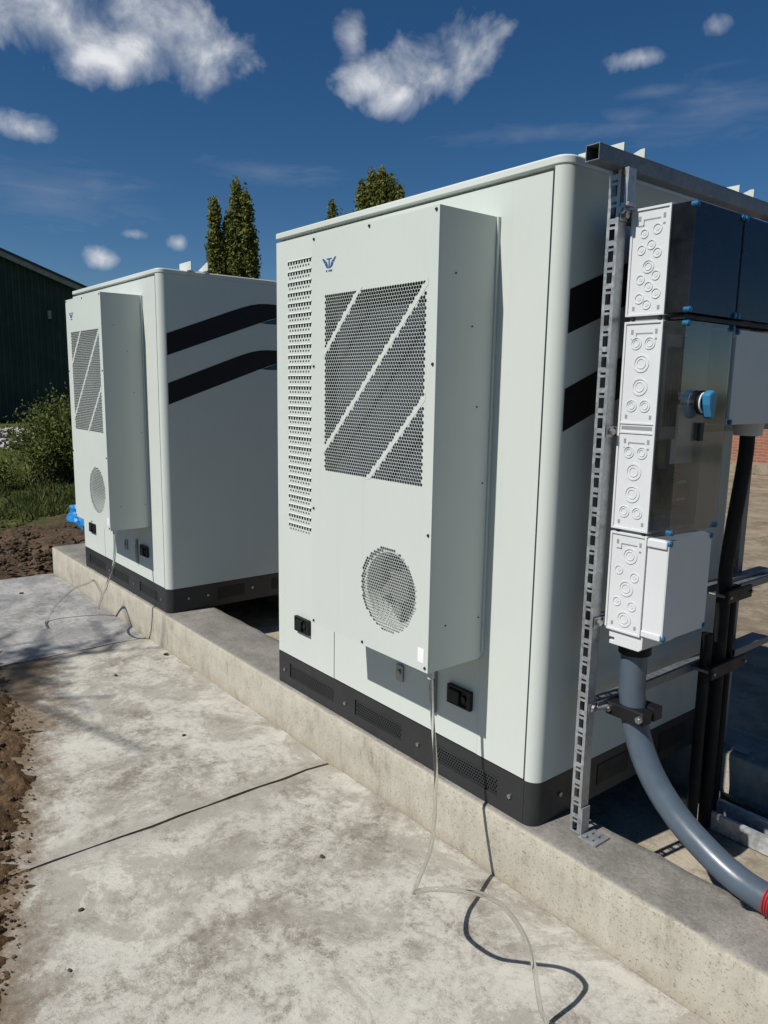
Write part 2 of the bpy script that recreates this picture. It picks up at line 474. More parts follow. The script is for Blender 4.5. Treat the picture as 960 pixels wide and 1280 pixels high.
SHAFTG = mat_plain('interior_grey', (0.26, 0.27, 0.27), 0.6)

# ------------------------------------------------------------------ mesh helpers
class MB:
    def __init__(s):
        s.v = []; s.f = []
    def quad(s, *pts):
        i = len(s.v); s.v += [tuple(p) for p in pts]; s.f.append(tuple(range(i, i + len(pts))))
        return s
    def box(s, x0, x1, y0, y1, z0, z1):
        i = len(s.v)
        s.v += [(x0, y0, z0), (x1, y0, z0), (x1, y1, z0), (x0, y1, z0), (x0, y0, z1), (x1, y0, z1), (x1, y1, z1), (x0, y1, z1)]
        for q in ((0, 3, 2, 1), (4, 5, 6, 7), (0, 1, 5, 4), (1, 2, 6, 5), (2, 3, 7, 6), (3, 0, 4, 7)):
            s.f.append(tuple(i + k for k in q))
        return s
    def prism(s, poly, axis, a, b):
        """extrude a 2D polygon along axis ('x','y','z') from a to b"""
        def P(p, h):
            return {'x': (h, p[0], p[1]), 'y': (p[0], h, p[1]), 'z': (p[0], p[1], h)}[axis]
        i = len(s.v); n = len(poly)
        s.v += [P(p, a) for p in poly] + [P(p, b) for p in poly]
        s.f.append(tuple(i + k for k in range(n))[::-1]); s.f.append(tuple(i + n + k for k in range(n)))
        for k in range(n):
            k2 = (k + 1) % n
            s.f.append((i + k, i + k2, i + n + k2, i + n + k))
        return s
    def cyl(s, p0, p1, r0, r1=None, n=12, caps=True):
        r1 = r0 if r1 is None else r1
        p0 = Vector(p0); p1 = Vector(p1); d = (p1 - p0).normalized()
        a = d.orthogonal().normalized(); b = d.cross(a)
        i = len(s.v)
        for p, r in ((p0, r0), (p1, r1)):
            for k in range(n):
                an = 2 * math.pi * k / n
                s.v.append(tuple(p + a * (r * math.cos(an)) + b * (r * math.sin(an))))
        for k in range(n):
            k2 = (k + 1) % n
            s.f.append((i + k, i + k2, i + n + k2, i + n + k))
        if caps:
            s.f.append(tuple(i + k for k in range(n))[::-1]); s.f.append(tuple(i + n + k for k in range(n)))
        return s
    def ring(s, c, axis, r0, r1, h0, h1, n=20):
        """annulus of outer radius r1, inner radius r0, between h0 and h1 along axis"""
        def P(r, an, h):
            a, b = r * math.cos(an), r * math.sin(an)
            return {'x': (h, c[0] + a, c[1] + b), 'y': (c[0] + a, h, c[1] + b), 'z': (c[0] + a, c[1] + b, h)}[axis]
        i = len(s.v)
        for r, h in ((r0, h0), (r1, h0), (r1, h1), (r0, h1)):
            for k in range(n): s.v.append(P(r, 2 * math.pi * k / n, h))
        for a in range(4):
            b = (a + 1) % 4
            for k in range(n):
                k2 = (k + 1) % n
                s.f.append((i + a * n + k, i + a * n + k2, i + b * n + k2, i + b * n + k))
        return s
    def tube(s, pts, r, n=10, rf=None):
        pts = [Vector(p) for p in pts]
        m = len(pts); i = len(s.v); a = None
        for j, p in enumerate(pts):
            d = (pts[min(j + 1, m - 1)] - pts[max(j - 1, 0)]).normalized()
            a = d.orthogonal().normalized() if a is None else (a - d * a.dot(d)).normalized()
            b = d.cross(a)
            rr = r if rf is None else rf(j)
            for k in range(n):
                an = 2 * math.pi * k / n
                s.v.append(tuple(p + a * (rr * math.cos(an)) + b * (rr * math.sin(an))))
        for j in range(m - 1):
            for k in range(n):
                k2 = (k + 1) % n
                s.f.append((i + j * n + k, i + j * n + k2, i + (j + 1) * n + k2, i + (j + 1) * n + k))
        s.f.append(tuple(i + k for k in range(n))[::-1]); s.f.append(tuple(i + (m - 1) * n + k for k in range(n)))
        return s
    def mesh(s, name, mat, smooth=None):
        me = bpy.data.meshes.new(name)
        me.from_pydata(s.v, [], s.f)
        bm = bmesh.new(); bm.from_mesh(me)
        bmesh.ops.recalc_face_normals(bm, faces=bm.faces)
        bm.to_mesh(me); bm.free()
        me.materials.append(mat)
        if smooth:
            me.shade_smooth(); me.set_sharp_from_angle(angle=R(smooth))
        return me
    def build(s, name, mat, parent=None, smooth=None, bevel=0.0, loc=None, seg=2):
        o = bpy.data.objects.new(name, s.mesh(name, mat, smooth))
        COL.objects.link(o)
        if parent: o.parent = parent
        if loc: o.location = loc
        if bevel > 0:
            md = o.modifiers.new('bevel', 'BEVEL'); md.width = bevel; md.segments = seg; md.limit_method = 'ANGLE'; md.angle_limit = R(40)
        return o

def raw(name, v, f, mat, parent=None, smooth=False):
    me = bpy.data.meshes.new(name); me.from_pydata(v, [], f); me.materials.append(mat)
    if smooth: me.shade_smooth()
    o = bpy.data.objects.new(name, me); COL.objects.link(o)
    if parent: o.parent = parent
    return o

def empty(name, loc, label, cat, group=None):
    o = bpy.data.objects.new(name, None); COL.objects.link(o)
    o.location = loc; o.empty_display_size = 0.1
    return tag(o, label, cat, group)
def tag(o, label, cat, group=None):
    o['label'] = label; o['category'] = cat
    if group: o['group'] = group
    return o
def structure(o):
    o['kind'] = 'structure'; return o
def stuff(o):
    o['kind'] = 'stuff'; return o
def inst(src, name, parent, loc):
    o = bpy.data.objects.new(name, src.data); COL.objects.link(o); o.parent = parent; o.location = loc
    return o
def copy_tree(o, parent=None):
    c = o.copy(); COL.objects.link(c); c.parent = parent
    for ch in list(o.children): copy_tree(ch, c)
    return c
def spline(pts, n=8):
    """Catmull-Rom through pts"""
    P = [Vector(p) for p in pts]
    P = [P[0] * 2 - P[1]] + P + [P[-1] * 2 - P[-2]]
    out = []
    for i in range(1, len(P) - 2):
        p0, p1, p2, p3 = P[i - 1:i + 3]
        for k in range(n):
            q = k / n
            out.append(0.5 * ((2 * p1) + (p2 - p0) * q + (2 * p0 - 5 * p1 + 4 * p2 - p3) * q * q + (3 * p1 - p0 - 3 * p2 + p3) * q ** 3))
    out.append(P[-2])
    return out

def clip_poly(poly, x0, x1, y0, y1):
    def cl(pl, ins, cut):
        out = []
        for a, b in zip(pl, pl[1:] + pl[:1]):
            ia, ib = ins(a), ins(b)
            if ia: out.append(a)
            if ia != ib: out.append(cut(a, b))
        return out
    def cx(X): return lambda a, b: (X, a[1] + (b[1] - a[1]) * (X - a[0]) / (b[0] - a[0]))
    def cy(Y): return lambda a, b: (a[0] + (b[0] - a[0]) * (Y - a[1]) / (b[1] - a[1]), Y)
    for ins, cut in ((lambda p: p[0] >= x0, cx(x0)), (lambda p: p[0] <= x1, cx(x1)), (lambda p: p[1] >= y0, cy(y0)), (lambda p: p[1] <= y1, cy(y1))):
        if poly: poly = cl(poly, ins, cut)
    return poly

def hexfield(mb, x0, x1, z0, z1, y, pitch, hole, keep, depth=0.002):
    """perforated sheet in the plane y: hexagonal cells tile the rectangle, those that pass keep() are pierced"""
    rp = pitch * math.sqrt(3) / 2
    cr = pitch / math.sqrt(3)
    hx = [(math.sin(math.pi / 3 * k), math.cos(math.pi / 3 * k)) for k in range(6)]
    nr = int((z1 - z0) / rp) + 3; nc = int((x1 - x0) / pitch) + 3
    for j in range(-1, nr):
        for i in range(-1, nc):
            cx = x0 + (i + 0.5 * (j % 2)) * pitch; cz = z0 + j * rp
            out = [(cx + cr * a, cz + cr * b) for a, b in hx]
            if x0 + cr <= cx <= x1 - cr and z0 + cr <= cz <= z1 - cr and keep(cx, cz):
                b0 = len(mb.v)
                mb.v += [(p[0], y, p[1]) for p in out]
                mb.v += [(cx + hole * a, y, cz + hole * b) for a, b in hx]
                mb.v += [(cx + hole * a, y + depth, cz + hole * b) for a, b in hx]
                for k in range(6):
                    k2 = (k + 1) % 6
                    mb.f.append((b0 + k, b0 + k2, b0 + 6 + k2, b0 + 6 + k))
                    mb.f.append((b0 + 6 + k, b0 + 6 + k2, b0 + 12 + k2, b0 + 12 + k))
            else:
                pl = clip_poly(out, x0, x1, z0, z1)
                if len(pl) >= 3: mb.quad(*[(p[0], y, p[1]) for p in pl])

def rect_ring(mb, X0, X1, Z0, Z1, holes, y0, y1):
    """a plate between y0 and y1 spanning the rectangle, less the hole rectangles (sorted along x, not overlapping in x)"""
    xs = X0
    for hx0, hx1, hz0, hz1 in holes:
        if hx0 > xs: mb.box(xs, hx0, y0, y1, Z0, Z1)
        if hz0 > Z0: mb.box(hx0, hx1, y0, y1, Z0, hz0)
        if hz1 < Z1: mb.box(hx0, hx1, y0, y1, hz1, Z1)
        xs = hx1
    if xs < X1: mb.box(xs, X1, y0, y1, Z0, Z1)

# ------------------------------------------------------------------ dimensions
K = 0.2456          # kerb top
W, H, D = 1.6766, 2.2, 1.20
S = 3.0736          # distance between the cabinets
ZB = 0.163          # base plinth height

# ================================================================== SETTING
def slab_mesh(x0, x1, y0, y1, thick, jit, seed, cell=0.12):
    r = random.Random(seed)
    nx = max(2, int((x1 - x0) / cell)); ny = max(2, int((y1 - y0) / cell))
    v = []; f = []
    for j in range(ny + 1):
        for i in range(nx + 1):
            x = x0 + (x1 - x0) * i / nx; y = y0 + (y1 - y0) * j / ny; z = 0.0
            if i in (0, nx): x += r.uniform(-jit, jit) * 0.6; z -= min(0.0045, abs(r.gauss(0.002, 0.002)))
            if j in (0, ny): y += r.uniform(-jit, jit) * 0.6; z -= min(0.0045, abs(r.gauss(0.002, 0.002)))
            z += 0.003 * mnoise.noise(Vector((x * 1.3, y * 1.3, seed)))
            v.append((x, y, z))
    q = lambda i, j: j * (nx + 1) + i
    for j in range(ny):
        for i in range(nx): f.append((q(i, j), q(i + 1, j), q(i + 1, j + 1), q(i, j + 1)))
    rim = [q(i, 0) for i in range(nx)] + [q(nx, j) for j in range(ny)] + [q(i, ny) for i in range(nx, 0, -1)] + [q(0, j) for j in range(ny, 0, -1)]
    b = len(v)
    for k in rim: v.append((v[k][0], v[k][1], -thick))
    n = len(rim)
    for k in range(n):
        k2 = (k + 1) % n
        f.append((rim[k], b + k, b + k2, rim[k2]))
    return v, f

# ground to the horizon
g = MB(); g.quad((-900, -900, -0.30), (900, -900, -0.30), (900, 900, -0.30), (-900, 900, -0.30))
structure(g.build('ground', FIELD))
# dark bedding under the slabs, seen in the joints
b_ = MB(); b_.box(-5.62, 3.2, -3.2, 1.3, -0.2, -0.0115)
pave = structure(b_.build('paving', SOIL))
for i, (x0, x1) in enumerate([(-5.66, -3.428), (-3.412, -1.210), (-1.192, 1.013), (1.029, 3.24)]):
    v, f = slab_mesh(x0, x1, -3.2, -0.024, 0.16, 0.0065, i + 3)
    raw('concrete_slab', v, f, SLABG if i == 0 else SLAB, pave)
# floor between the two kerbs
fl = MB(); v, f = slab_mesh(-5.66, 3.24, 0.02, 1.2, 0.15, 0.0, 44, 0.25); fl.v = v; fl.f = f
structure(fl.build('trench_floor', FLOORM))

def kerb(name, x0, x1, y0, yb, mat, seed):
    """long precast kerb with rounded worn arrises; yb(x) gives the back edge"""
    n = int((x1 - x0) / 0.02)
    v = []; f = []; m = None
    for i in range(n + 1):
        x = x0 + (x1 - x0) * i / n
        e = 0.004 * mnoise.noise(Vector((x * 3, seed, 0))) + 0.004 * mnoise.noise(Vector((x * 11, seed, 5)))
        e2 = 0.006 * mnoise.noise(Vector((x * 4, seed, 9)))
        y1 = yb(x) + e2 * 2
        c = 0.018 + 0.010 * mnoise.noise(Vector((x * 6, seed, 2)))
        ch = mnoise.noise(Vector((x * 8.5, seed * 3.1, 4))) - 0.34
        if ch > 0: c += min(0.03, ch * 0.16)
        sec = [(y0 + e * 0.5, -0.1), (y0 + e * 0.5, 0.05), (y0 + e, 0.13), (y0 + e, K - c), (y0 + e + c * 0.3, K - c * 0.3), (y0 + c + e, K - 0.0005),
               (y0 + 0.07, K + 0.0), (y1 - 0.05, K + 0.0), (y1 - c, K - 0.0005), (y1, K - c), (y1, -0.1)]
        m = len(sec)
        v += [(x, a, b) for a, b in sec]
    for i in range(n):
        for k in range(m - 1):
            a = i * m + k
            f.append((a, a + m, a + m + 1, a + 1))
    f.append(tuple(range(m))); f.append(tuple(n * m + k for k in range(m))[::-1])
    o = raw(name, v, f, mat); o.data.shade_smooth(); o.data.set_sharp_from_angle(angle=R(50))
    return structure(o)
kerb('front_kerb', -5.66, 3.2, -0.0197, lambda x: 0.33 if x < -1.4 else (0.235 if x > -0.6 else 0.33 - 0.095 * (x + 1.4) / 0.8), KERBM, 1)
kerb('rear_kerb', -5.66, 3.2, 1.10, lambda x: 1.38, KERBM, 8)

# rear yard of big slabs
yb_ = MB(); yb_.box(-12.0, 14.0, 1.42, 16.4, -0.25, -0.06)
yard = structure(yb_.build('yard', SOIL))
vm, fm = slab_mesh(0.0, 3.19, 0.0, 2.49, 0.12, 0.012, 71, 0.2)
yproto = None
for i in range(-3, 4):
    for j in range(6):
        loc = (0.6 + i * 3.2 + (1.1 if j % 2 else 0), 1.42 + j * 2.5, -0.004)
        if yproto is None:
            yproto = raw('yard_slab', vm, fm, YARDM, yard); yproto.location = loc
        else: inst(yproto, 'yard_slab', yard, loc)

fy = MB(); fy.box(11.9, 60, 1.42, 60, -0.3, -0.012)
structure(fy.build('pavement', YARDM))

# soil spilled on the slabs at the left, and the rough ground past their end
def interp(tab, x):
    if x <= tab[0][0]: return tab[0][1]
    for (a, b), (c, d) in zip(tab, tab[1:]):
        if x <= c: return b + (d - b) * (x - a) / (c - a)
    return tab[-1][1]
EDGE = [(-3.6, -0.90), (-3.0, -1.06), (-2.6, -1.02), (-1.9, -1.17), (-1.35, -1.33), (-0.9, -1.46), (-0.54, -1.62), (0.2, -2.1)]
def soil_patch():
    x0, x1, y0, y1, st = -3.7, 0.3, -2.6, -0.75, 0.0135
    nx = int((x1 - x0) / st); ny = int((y1 - y0) / st); v = []; f = []
    for j in range(ny + 1):
        for i in range(nx + 1):
            x = x0 + i * st; y = y0 + j * st
            p = Vector((x, y, 0))
            d = interp(EDGE, x) - y + 0.13 * mnoise.fractal(p * 4, 1.0, 2.0, 4) + 0.06 * mnoise.noise(p * 17) + 0.04 * mnoise.noise(p * 37)
            q = max(-0.3, min(1.0, d / 0.30))
            h = (0.045 * q if q > 0 else 0.06 * q) + (0.018 * abs(mnoise.noise(p * 14)) + 0.022 * mnoise.noise(p * 26 + Vector((3, 1, 7))) + 0.016 * mnoise.noise(p * 55) + 0.016 * mnoise.noise(p * 7)) * max(0, min(1, q * 3 + 0.45)) - 0.004
            v.append((x, y, h))
    for j in range(ny):
        for i in range(nx):
            a = j * (nx + 1) + i
            if max(v[a][2], v[a + 1][2], v[a + nx + 1][2], v[a + nx + 2][2]) > -0.02:
                f.append((a, a + 1, a + nx + 2, a + nx + 1))
    return v, f
v, f = soil_patch()
structure(raw('soil', v, f, SOIL, smooth=True))
def far_soil():
    x0, x1, y0, y1, st = -19.0, -5.64, -9.0, 9.0, 0.085
    nx = int((x1 - x0) / st); ny = int((y1 - y0) / st); v = []; f = []
    for j in range(ny + 1):
        for i in range(nx + 1):
            x = x0 + i * st; y = y0 + j * st; p = Vector((x, y, 0))
            e = max(0, min(1, (-5.66 - x) / 0.7))
            h = -0.05 + e * (0.12 + 0.10 * mnoise.fractal(p * 0.8, 1.0, 2.0, 4) + 0.07 * mnoise.noise(p * 3.1) + 0.055 * mnoise.noise(p * 7.3) * (1 if x > -9 else 0.3))
            v.append((x, y, h))
    for j in range(ny):
        for i in range(nx):
            a = j * (nx + 1) + i; f.append((a, a + 1, a + nx + 2, a + nx + 1))
    return v, f
v, f = far_soil()
structure(raw('terrain', v, f, SOILF, smooth=True))

ICO = None
def ico_pts(rr, squash=1.0, rg=rng):
    bm = bmesh.new(); bmesh.ops.create_icosphere(bm, subdivisions=1, radius=1.0)
    q = Vector((rg.uniform(0.7, 1.3), rg.uniform(0.7, 1.3), rg.uniform(0.55, 0.9) * squash))
    v = [tuple(Vector((a.co.x * q.x, a.co.y * q.y, a.co.z * q.z)) * rr * rg.uniform(0.75, 1.2)) for a in bm.verts]
    f = [tuple(x.index for x in a.verts) for a in bm.faces]
    bm.free(); return v, f
def scatter(name, mat, items):
    V = []; Fc = []
    for x, y, z, r in items:
        v, f = ico_pts(r); b = len(V); an = rng.uniform(0, 6.28); ca, sa = math.cos(an), math.sin(an)
        V += [(x + a * ca - c * sa, y + a * sa + c * ca, z + d) for a, c, d in v]
        Fc += [tuple(b + k for k in q) for q in f]
    return raw(name, V, Fc, mat)
it = []
for _ in range(1400):
    x = rng.uniform(-3.4, -0.2); d = abs(rng.gauss(0, 0.30)) - 0.035
    y = interp(EDGE, x) - d
    it.append((x, y, 0.004 + max(0, d) * 0.10, rng.choice([0.004, 0.006, 0.008, 0.010, 0.014, 0.018]) if d > 0.04 else rng.uniform(0.0025, 0.006)))
o = stuff(scatter('soil_clods', SOIL, it)); o['label'] = 'loose brown clods along the soil edge on the slab'
it = []
for _ in range(3200):
    x = -5.8 - abs(rng.gauss(0, 1.4)); y = rng.uniform(-2.5, 2.5)
    it.append((x, y, 0.04 + 0.09 * min(1, (-5.66 - x) / 0.7) * rng.random(), rng.choice([0.008, 0.012, 0.016, 0.022, 0.03])))
o = stuff(scatter('earth_lumps', SOILF, it)); o['label'] = 'dark lumps of dug earth beyond the slab end'

# ================================================================== TREES, BUSH, GRASS, SHED
def leaf_cloud(pts, size, rg, up=0.0):
    V = []; Fc = []
    for p in pts:
        s_ = size * rg.uniform(0.6, 1.3)
        n = Vector((rg.gauss(0, 1), rg.gauss(0, 1), rg.gauss(0, 1) + up)).normalized()
        a = n.orthogonal().normalized(); a = Matrix.Rotation(rg.uniform(0, 6.28), 3, n) @ a; b = n.cross(a)
        i = len(V)
        V += [tuple(p - a * s_), tuple(p + b * s_ * 0.55), tuple(p + a * s_), tuple(p - b * s_ * 0.55)]
        Fc.append((i, i + 1, i + 2, i + 3))
    return V, Fc

def poplar(loc, h, spires, label, seed, size=0.15, dens=1.5):
    """upright poplar: a trunk with steep limbs, each limb carrying a plume of leaves"""
    rg = random.Random(seed)
    root = empty('poplar_tree', loc, label, 'tree', 'poplar trees behind the cabinets')
    tb = MB()
    P = []
    for (dx, dy, hh, wd) in spires:
        tip = Vector((dx, dy, hh)); base = Vector((dx * 0.15, dy * 0.15, 0.6))
        pts = spline([base, Vector((dx * 0.7, dy * 0.7, hh * 0.3)), Vector((dx, dy, hh * 0.65)), tip * 0.99], 4)
        tb.tube(pts, 0.2, 6, rf=lambda j, n=len(pts), w_=wd: max(0.015, 0.14 * w_ * (1 - j / (n - 1))))
        nb = int(115 * wd * (hh / 15))
        for k in range(nb):
            q = rg.uniform(0.12, 1.0)
            c = pts[min(len(pts) - 1, int(q * (len(pts) - 1)))]
            an = rg.uniform(0, 6.28)
            rad = wd * (0.95 * math.sin(min(1, q * 1.12) * math.pi) ** 0.6 + 0.10) * rg.uniform(0.35, 1.0)
            ln = rg.uniform(0.9, 1.8)
            s0 = c + Vector((math.cos(an), math.sin(an), 0)) * rad * 0.35
            s1 = c + Vector((math.cos(an), math.sin(an), 0)) * rad + Vector((0, 0, ln))
            if s1.z > hh: s1.z = hh * rg.uniform(0.95, 1.0)
            tb.tube([s0, s1], 0.015, 3)
            for _ in range(int(90 * dens)):
                u = rg.random()
                p = s0.lerp(s1, u) + Vector((rg.gauss(0, 0.20), rg.gauss(0, 0.20), rg.gauss(0, 0.45))) * (1.15 - 0.5 * u)
                P.append(p)
    tb.build('trunk', BARK, root, smooth=60)
    v, f = leaf_cloud(P, size, rg)
    raw('crown', v, f, POPLEAF, root)
def at_dir(d, dist, z=-0.2):
    d = Vector((d[0], d[1])).normalized()
    return (CAM.x + d.x * dist, CAM.y + d.y * dist, z)
poplar(at_dir((-0.894, 0.448), 62), 15.7, [(0, 0, 15.7, 0.72), (0.2, 0.35, 13.2, 0.6)],
       'narrow single-spired poplar left of the taller one behind the left cabinet', 11)
poplar(at_dir((-0.8815, 0.472), 62), 17.1, [(0, 0, 17.1, 0.95), (0.5, 0.55, 16.3, 0.75), (-0.35, -0.45, 14.8, 0.7), (0.75, 0.9, 13.8, 0.6)],
       'tallest poplar with two joined spires rising behind the left cabinet', 12)
poplar(at_dir((-0.819, 0.573), 62), 16.1, [(0, 0, 16.0, 0.42), (0.45, 0.5, 15.1, 0.35), (-0.8, -0.8, 14.3, 0.3)],
       'small poplar top just above the roof of the near cabinet', 13)
poplar(at_dir((-0.785, 0.620), 62), 18.0, [(-1.0, -0.9, 17.5, 0.95), (-0.4, -0.3, 18.3, 1.0), (0.2, 0.2, 18.6, 1.05), (0.75, 0.7, 18.0, 0.95), (1.2, 1.1, 17.2, 0.85)],
       'broad many-stemmed poplar above the roof of the near cabinet', 14)

def bush(loc, h, rad, label, cat, seed, n, size, mat):
    rg = random.Random(seed)
    root = empty('bush', loc, label, cat)
    tb = MB(); P = []
    for k in range(n):
        an = rg.uniform(0, 6.28); rr = rad * rg.random() ** 0.6
        hh = h * (1 - 0.40 * (rr / rad) ** 2) * (rg.uniform(0.5, 0.95) if rg.random() < 0.85 else rg.uniform(0.95, 1.12))
        b0 = Vector((rg.gauss(0, rad * 0.22), rg.gauss(0, rad * 0.22), 0))
        tip = Vector((math.cos(an) * rr, math.sin(an) * rr, hh))
        pts = spline([b0, b0.lerp(tip, 0.5) + Vector((0, 0, 0.12 * h)), tip], 5)
        tb.tube(pts, 0.008, 4, rf=lambda j, m=len(pts): 0.012 * (1 - j / m) + 0.003)
        for p in pts[2:]:
            for _ in range(9):
                P.append(p + Vector((rg.gauss(0, 0.075), rg.gauss(0, 0.075), rg.gauss(0, 0.085))))
    tb.build('stem', BARK, root, smooth=60)
    v, f = leaf_cloud(P, size, rg, 0.5)
    raw('foliage', v, f, mat, root)
bush((-11.6, 1.85, 0.0), 1.50, 0.95, 'round green bush of leafy stems left of the far cabinet', 'bush', 21, 300, 0.030, BUSHLEAF)
bush((-13.2, 3.0, 0.0), 1.45, 0.9, 'darker bush half hidden behind the far cabinet', 'bush', 22, 150, 0.036, BUSHLEAF)
bush((-11.5, 0.35, 0.0), 0.62, 0.75, 'low scrubby bush at the left edge in front of the rubble', 'bush', 23, 110, 0.028, BUSHLEAF)

def grass():
    rg = random.Random(5); V = []; Fc = []
    for _ in range(15000):
        x = -7.9 - abs(rg.gauss(0, 2.6)); y = rg.uniform(-3, 4.2)
        if x < -18.5: continue
        if mnoise.noise(Vector((x * 0.9, y * 0.9, 3))) < -0.12 and x > -10: continue
        h = rg.uniform(0.04, 0.15) * (1.7 if rg.random() < 0.08 else 1); an = rg.uniform(0, 6.28); wd = rg.uniform(0.006, 0.014)
        ln = Vector((rg.gauss(0, 0.35), rg.gauss(0, 0.35), 1)).normalized() * h
        a = Vector((math.cos(an), math.sin(an), 0)) * wd; b = Vector((x, y, 0.03 + 0.10 * mnoise.fractal(Vector((x, y, 0)) * 0.8, 1.0, 2.0, 4) + 0.04)); i = len(V)
        V += [tuple(b - a), tuple(b + a), tuple(b + ln * 0.6 + a * 0.7 + Vector((0, 0, 0.01))), tuple(b + ln)]
        Fc += [(i, i + 1, i + 2), (i, i + 2, i + 3)]
    return V, Fc
v, f = grass()
o = stuff(raw('grass', v, f, GRASSM)); o['label'] = 'rough grass between the dug earth and the bush'

it = [(-20.5 + rng.gauss(0, 1.0), 2.0 + rng.gauss(0, 2.0), 0.0 + 0.45 * rng.random(), rng.uniform(0.05, 0.13)) for _ in range(1100)]
o = stuff(scatter('rubble', RUBBLE, it)); o['label'] = 'pale heap of rubble in front of the dark green shed'
pl = MB(); pl.box(-1.2, 1.2, -0.14, 0.14, -0.05, 0.05)
o = pl.build('plank', RUBBLE, bevel=0.01, loc=(-21.3, 1.6, 0.62)); o.rotation_euler = (0, R(6), R(70))
tag(o, 'whitish plank lying on top of the rubble heap', 'plank')

# off-frame bare tree whose twig shadows fall across the far slabs
def bare_tree(loc, h, seed):
    rg = random.Random(seed)
    root = empty('bare_tree', loc, 'young bare tree standing on the soil left of the slabs, casting twig shadows', 'tree')
    tb = MB(); P = []
    tb.tube([(0, 0, 0), (0.05, 0.03, h * 0.5), (0.0, 0.0, h)], 0.06, 7, rf=lambda j: 0.05 - 0.018 * j)
    for k in range(15):
        q = rg.uniform(0.80, 1.0); s0 = Vector((0, 0, h * q)); an = rg.uniform(0, 6.28); L = rg.uniform(0.35, 0.85)
        s1 = s0 + Vector((math.cos(an) * L * 0.9, math.sin(an) * L * 0.55, L * 0.45))
        tb.tube([s0, s0.lerp(s1, 0.5) + Vector((0, 0, 0.06)), s1], 0.02, 5, rf=lambda j: 0.024 - 0.007 * j)
        for m in range(6):
            a0 = s0.lerp(s1, rg.uniform(0.4, 1)); a1 = a0 + Vector((rg.gauss(0, 0.35), rg.gauss(0, 0.2), rg.uniform(0.05, 0.3)))
            tb.tube([a0, a1], 0.012, 4)
    tb.build('trunk', BARK, root)
bare_tree((-4.0, -5.55, -0.1), 5.7, 9)

# dark green shed
def shed():
    X = -40.0
    root = empty('shed', (X, 4.0, -0.2), 'dark green corrugated shed with pale sloping verge at the left edge', 'building')
    ridge_y, eave_y, zr, ze = -4.4, 11.2, 10.95, 5.35          # local y from 4.0
    def ztop(y):
        return zr - (zr - ze) * abs(y - ridge_y) / (eave_y - ridge_y)
    y = ridge_y * 2 - eave_y; p = 0.30; v = []; f = []
    prof = [(0.0, 0.0), (0.10, 0.0), (0.14, 0.05), (0.26, 0.05)]
    ys = []
    while y < eave_y:
        for a, d in prof:
            if y + a <= eave_y: ys.append((y + a, d))
        y += p
    for yy, d in ys: v += [(d, yy, 0.0), (d, yy, ztop(yy))]
    for k in range(len(ys) - 1): f.append((2 * k, 2 * k + 2, 2 * k + 3, 2 * k + 1))
    raw('wall', v, f, SHEDM, root)
    L = 26.0
    yl = ridge_y * 2 - eave_y
    for q in (eave_y - 0.1, yl):
        sw = MB(); sw.box(-L, -0.02, q, q + 0.1, 0, ze); sw.build('side_wall', SHEDM, root)
    for sgn in (1, -1):
        e = ridge_y + sgn * (eave_y - ridge_y + 0.5)
        ez = ze - 0.18
        rf = MB(); rf.prism([(ridge_y, zr), (e, ez), (e, ez + 0.12), (ridge_y, zr + 0.12)], 'x', -L, 0.45); rf.build('roof', ROOFS, root)
        vb = MB(); vb.prism([(ridge_y, zr - 0.26), (e, ez - 0.26), (e, ez - 0.005), (ridge_y, zr - 0.005)], 'x', 0.28, 0.40); vb.build('verge_board', VERGE, root)
    lm = MB(); lm.box(0.06, 0.2, 5.45, 5.6, 5.1, 5.5); lm.build('wall_lamp', VERGE, root)
shed()

# brick barn far behind on the right
br = empty('brick_barn', (-8, 14.6, 0), 'red brick barn far across the yard at the right edge', 'building')
bw = MB(); bw.box(-6.5, 10, 0, 0.3, 0, 3.4); bw.build('wall', BRICK, br)
for q in (-6.5, 9.7):
    bw = MB(); bw.box(q, q + 0.3, 0.31, 8, 0, 3.4); bw.build('side_wall', BRICK, br)
bw = MB(); bw.prism([(-0.4, 3.402), (4.1, 6.0), (8.5, 3.402), (8.5, 3.55), (4.1, 6.15), (-0.4, 3.55)], 'x', -6.9, 10.4); bw.build('roof', ROOFS, br)
bw = MB(); bw.box(-6.5, 10, -0.03, -0.002, 0.0, 0.25); bw.build('plinth', YARDM, br)
for xx in (-2.5, 0.4, 6.3):
    wn = MB(); wn.box(xx, xx + 1.1, -0.04, -0.003, 1.2, 2.3); wf = wn.build('window', PLASTW, br)
    gl = MB(); gl.box(xx + 0.07, xx + 1.03, -0.05, -0.041, 1.27, 2.23); gl.build('pane', BLACKP, wf)
sk = MB(); sk.box(-0.28, 0.28, -0.2, 0.2, 0, 0.2)
tag(sk.build('kerb_block', RUBBLE, bevel=0.03, loc=(-4.2, 13.3, 0.0)), 'small white block lying at the foot of the brick wall', 'block')

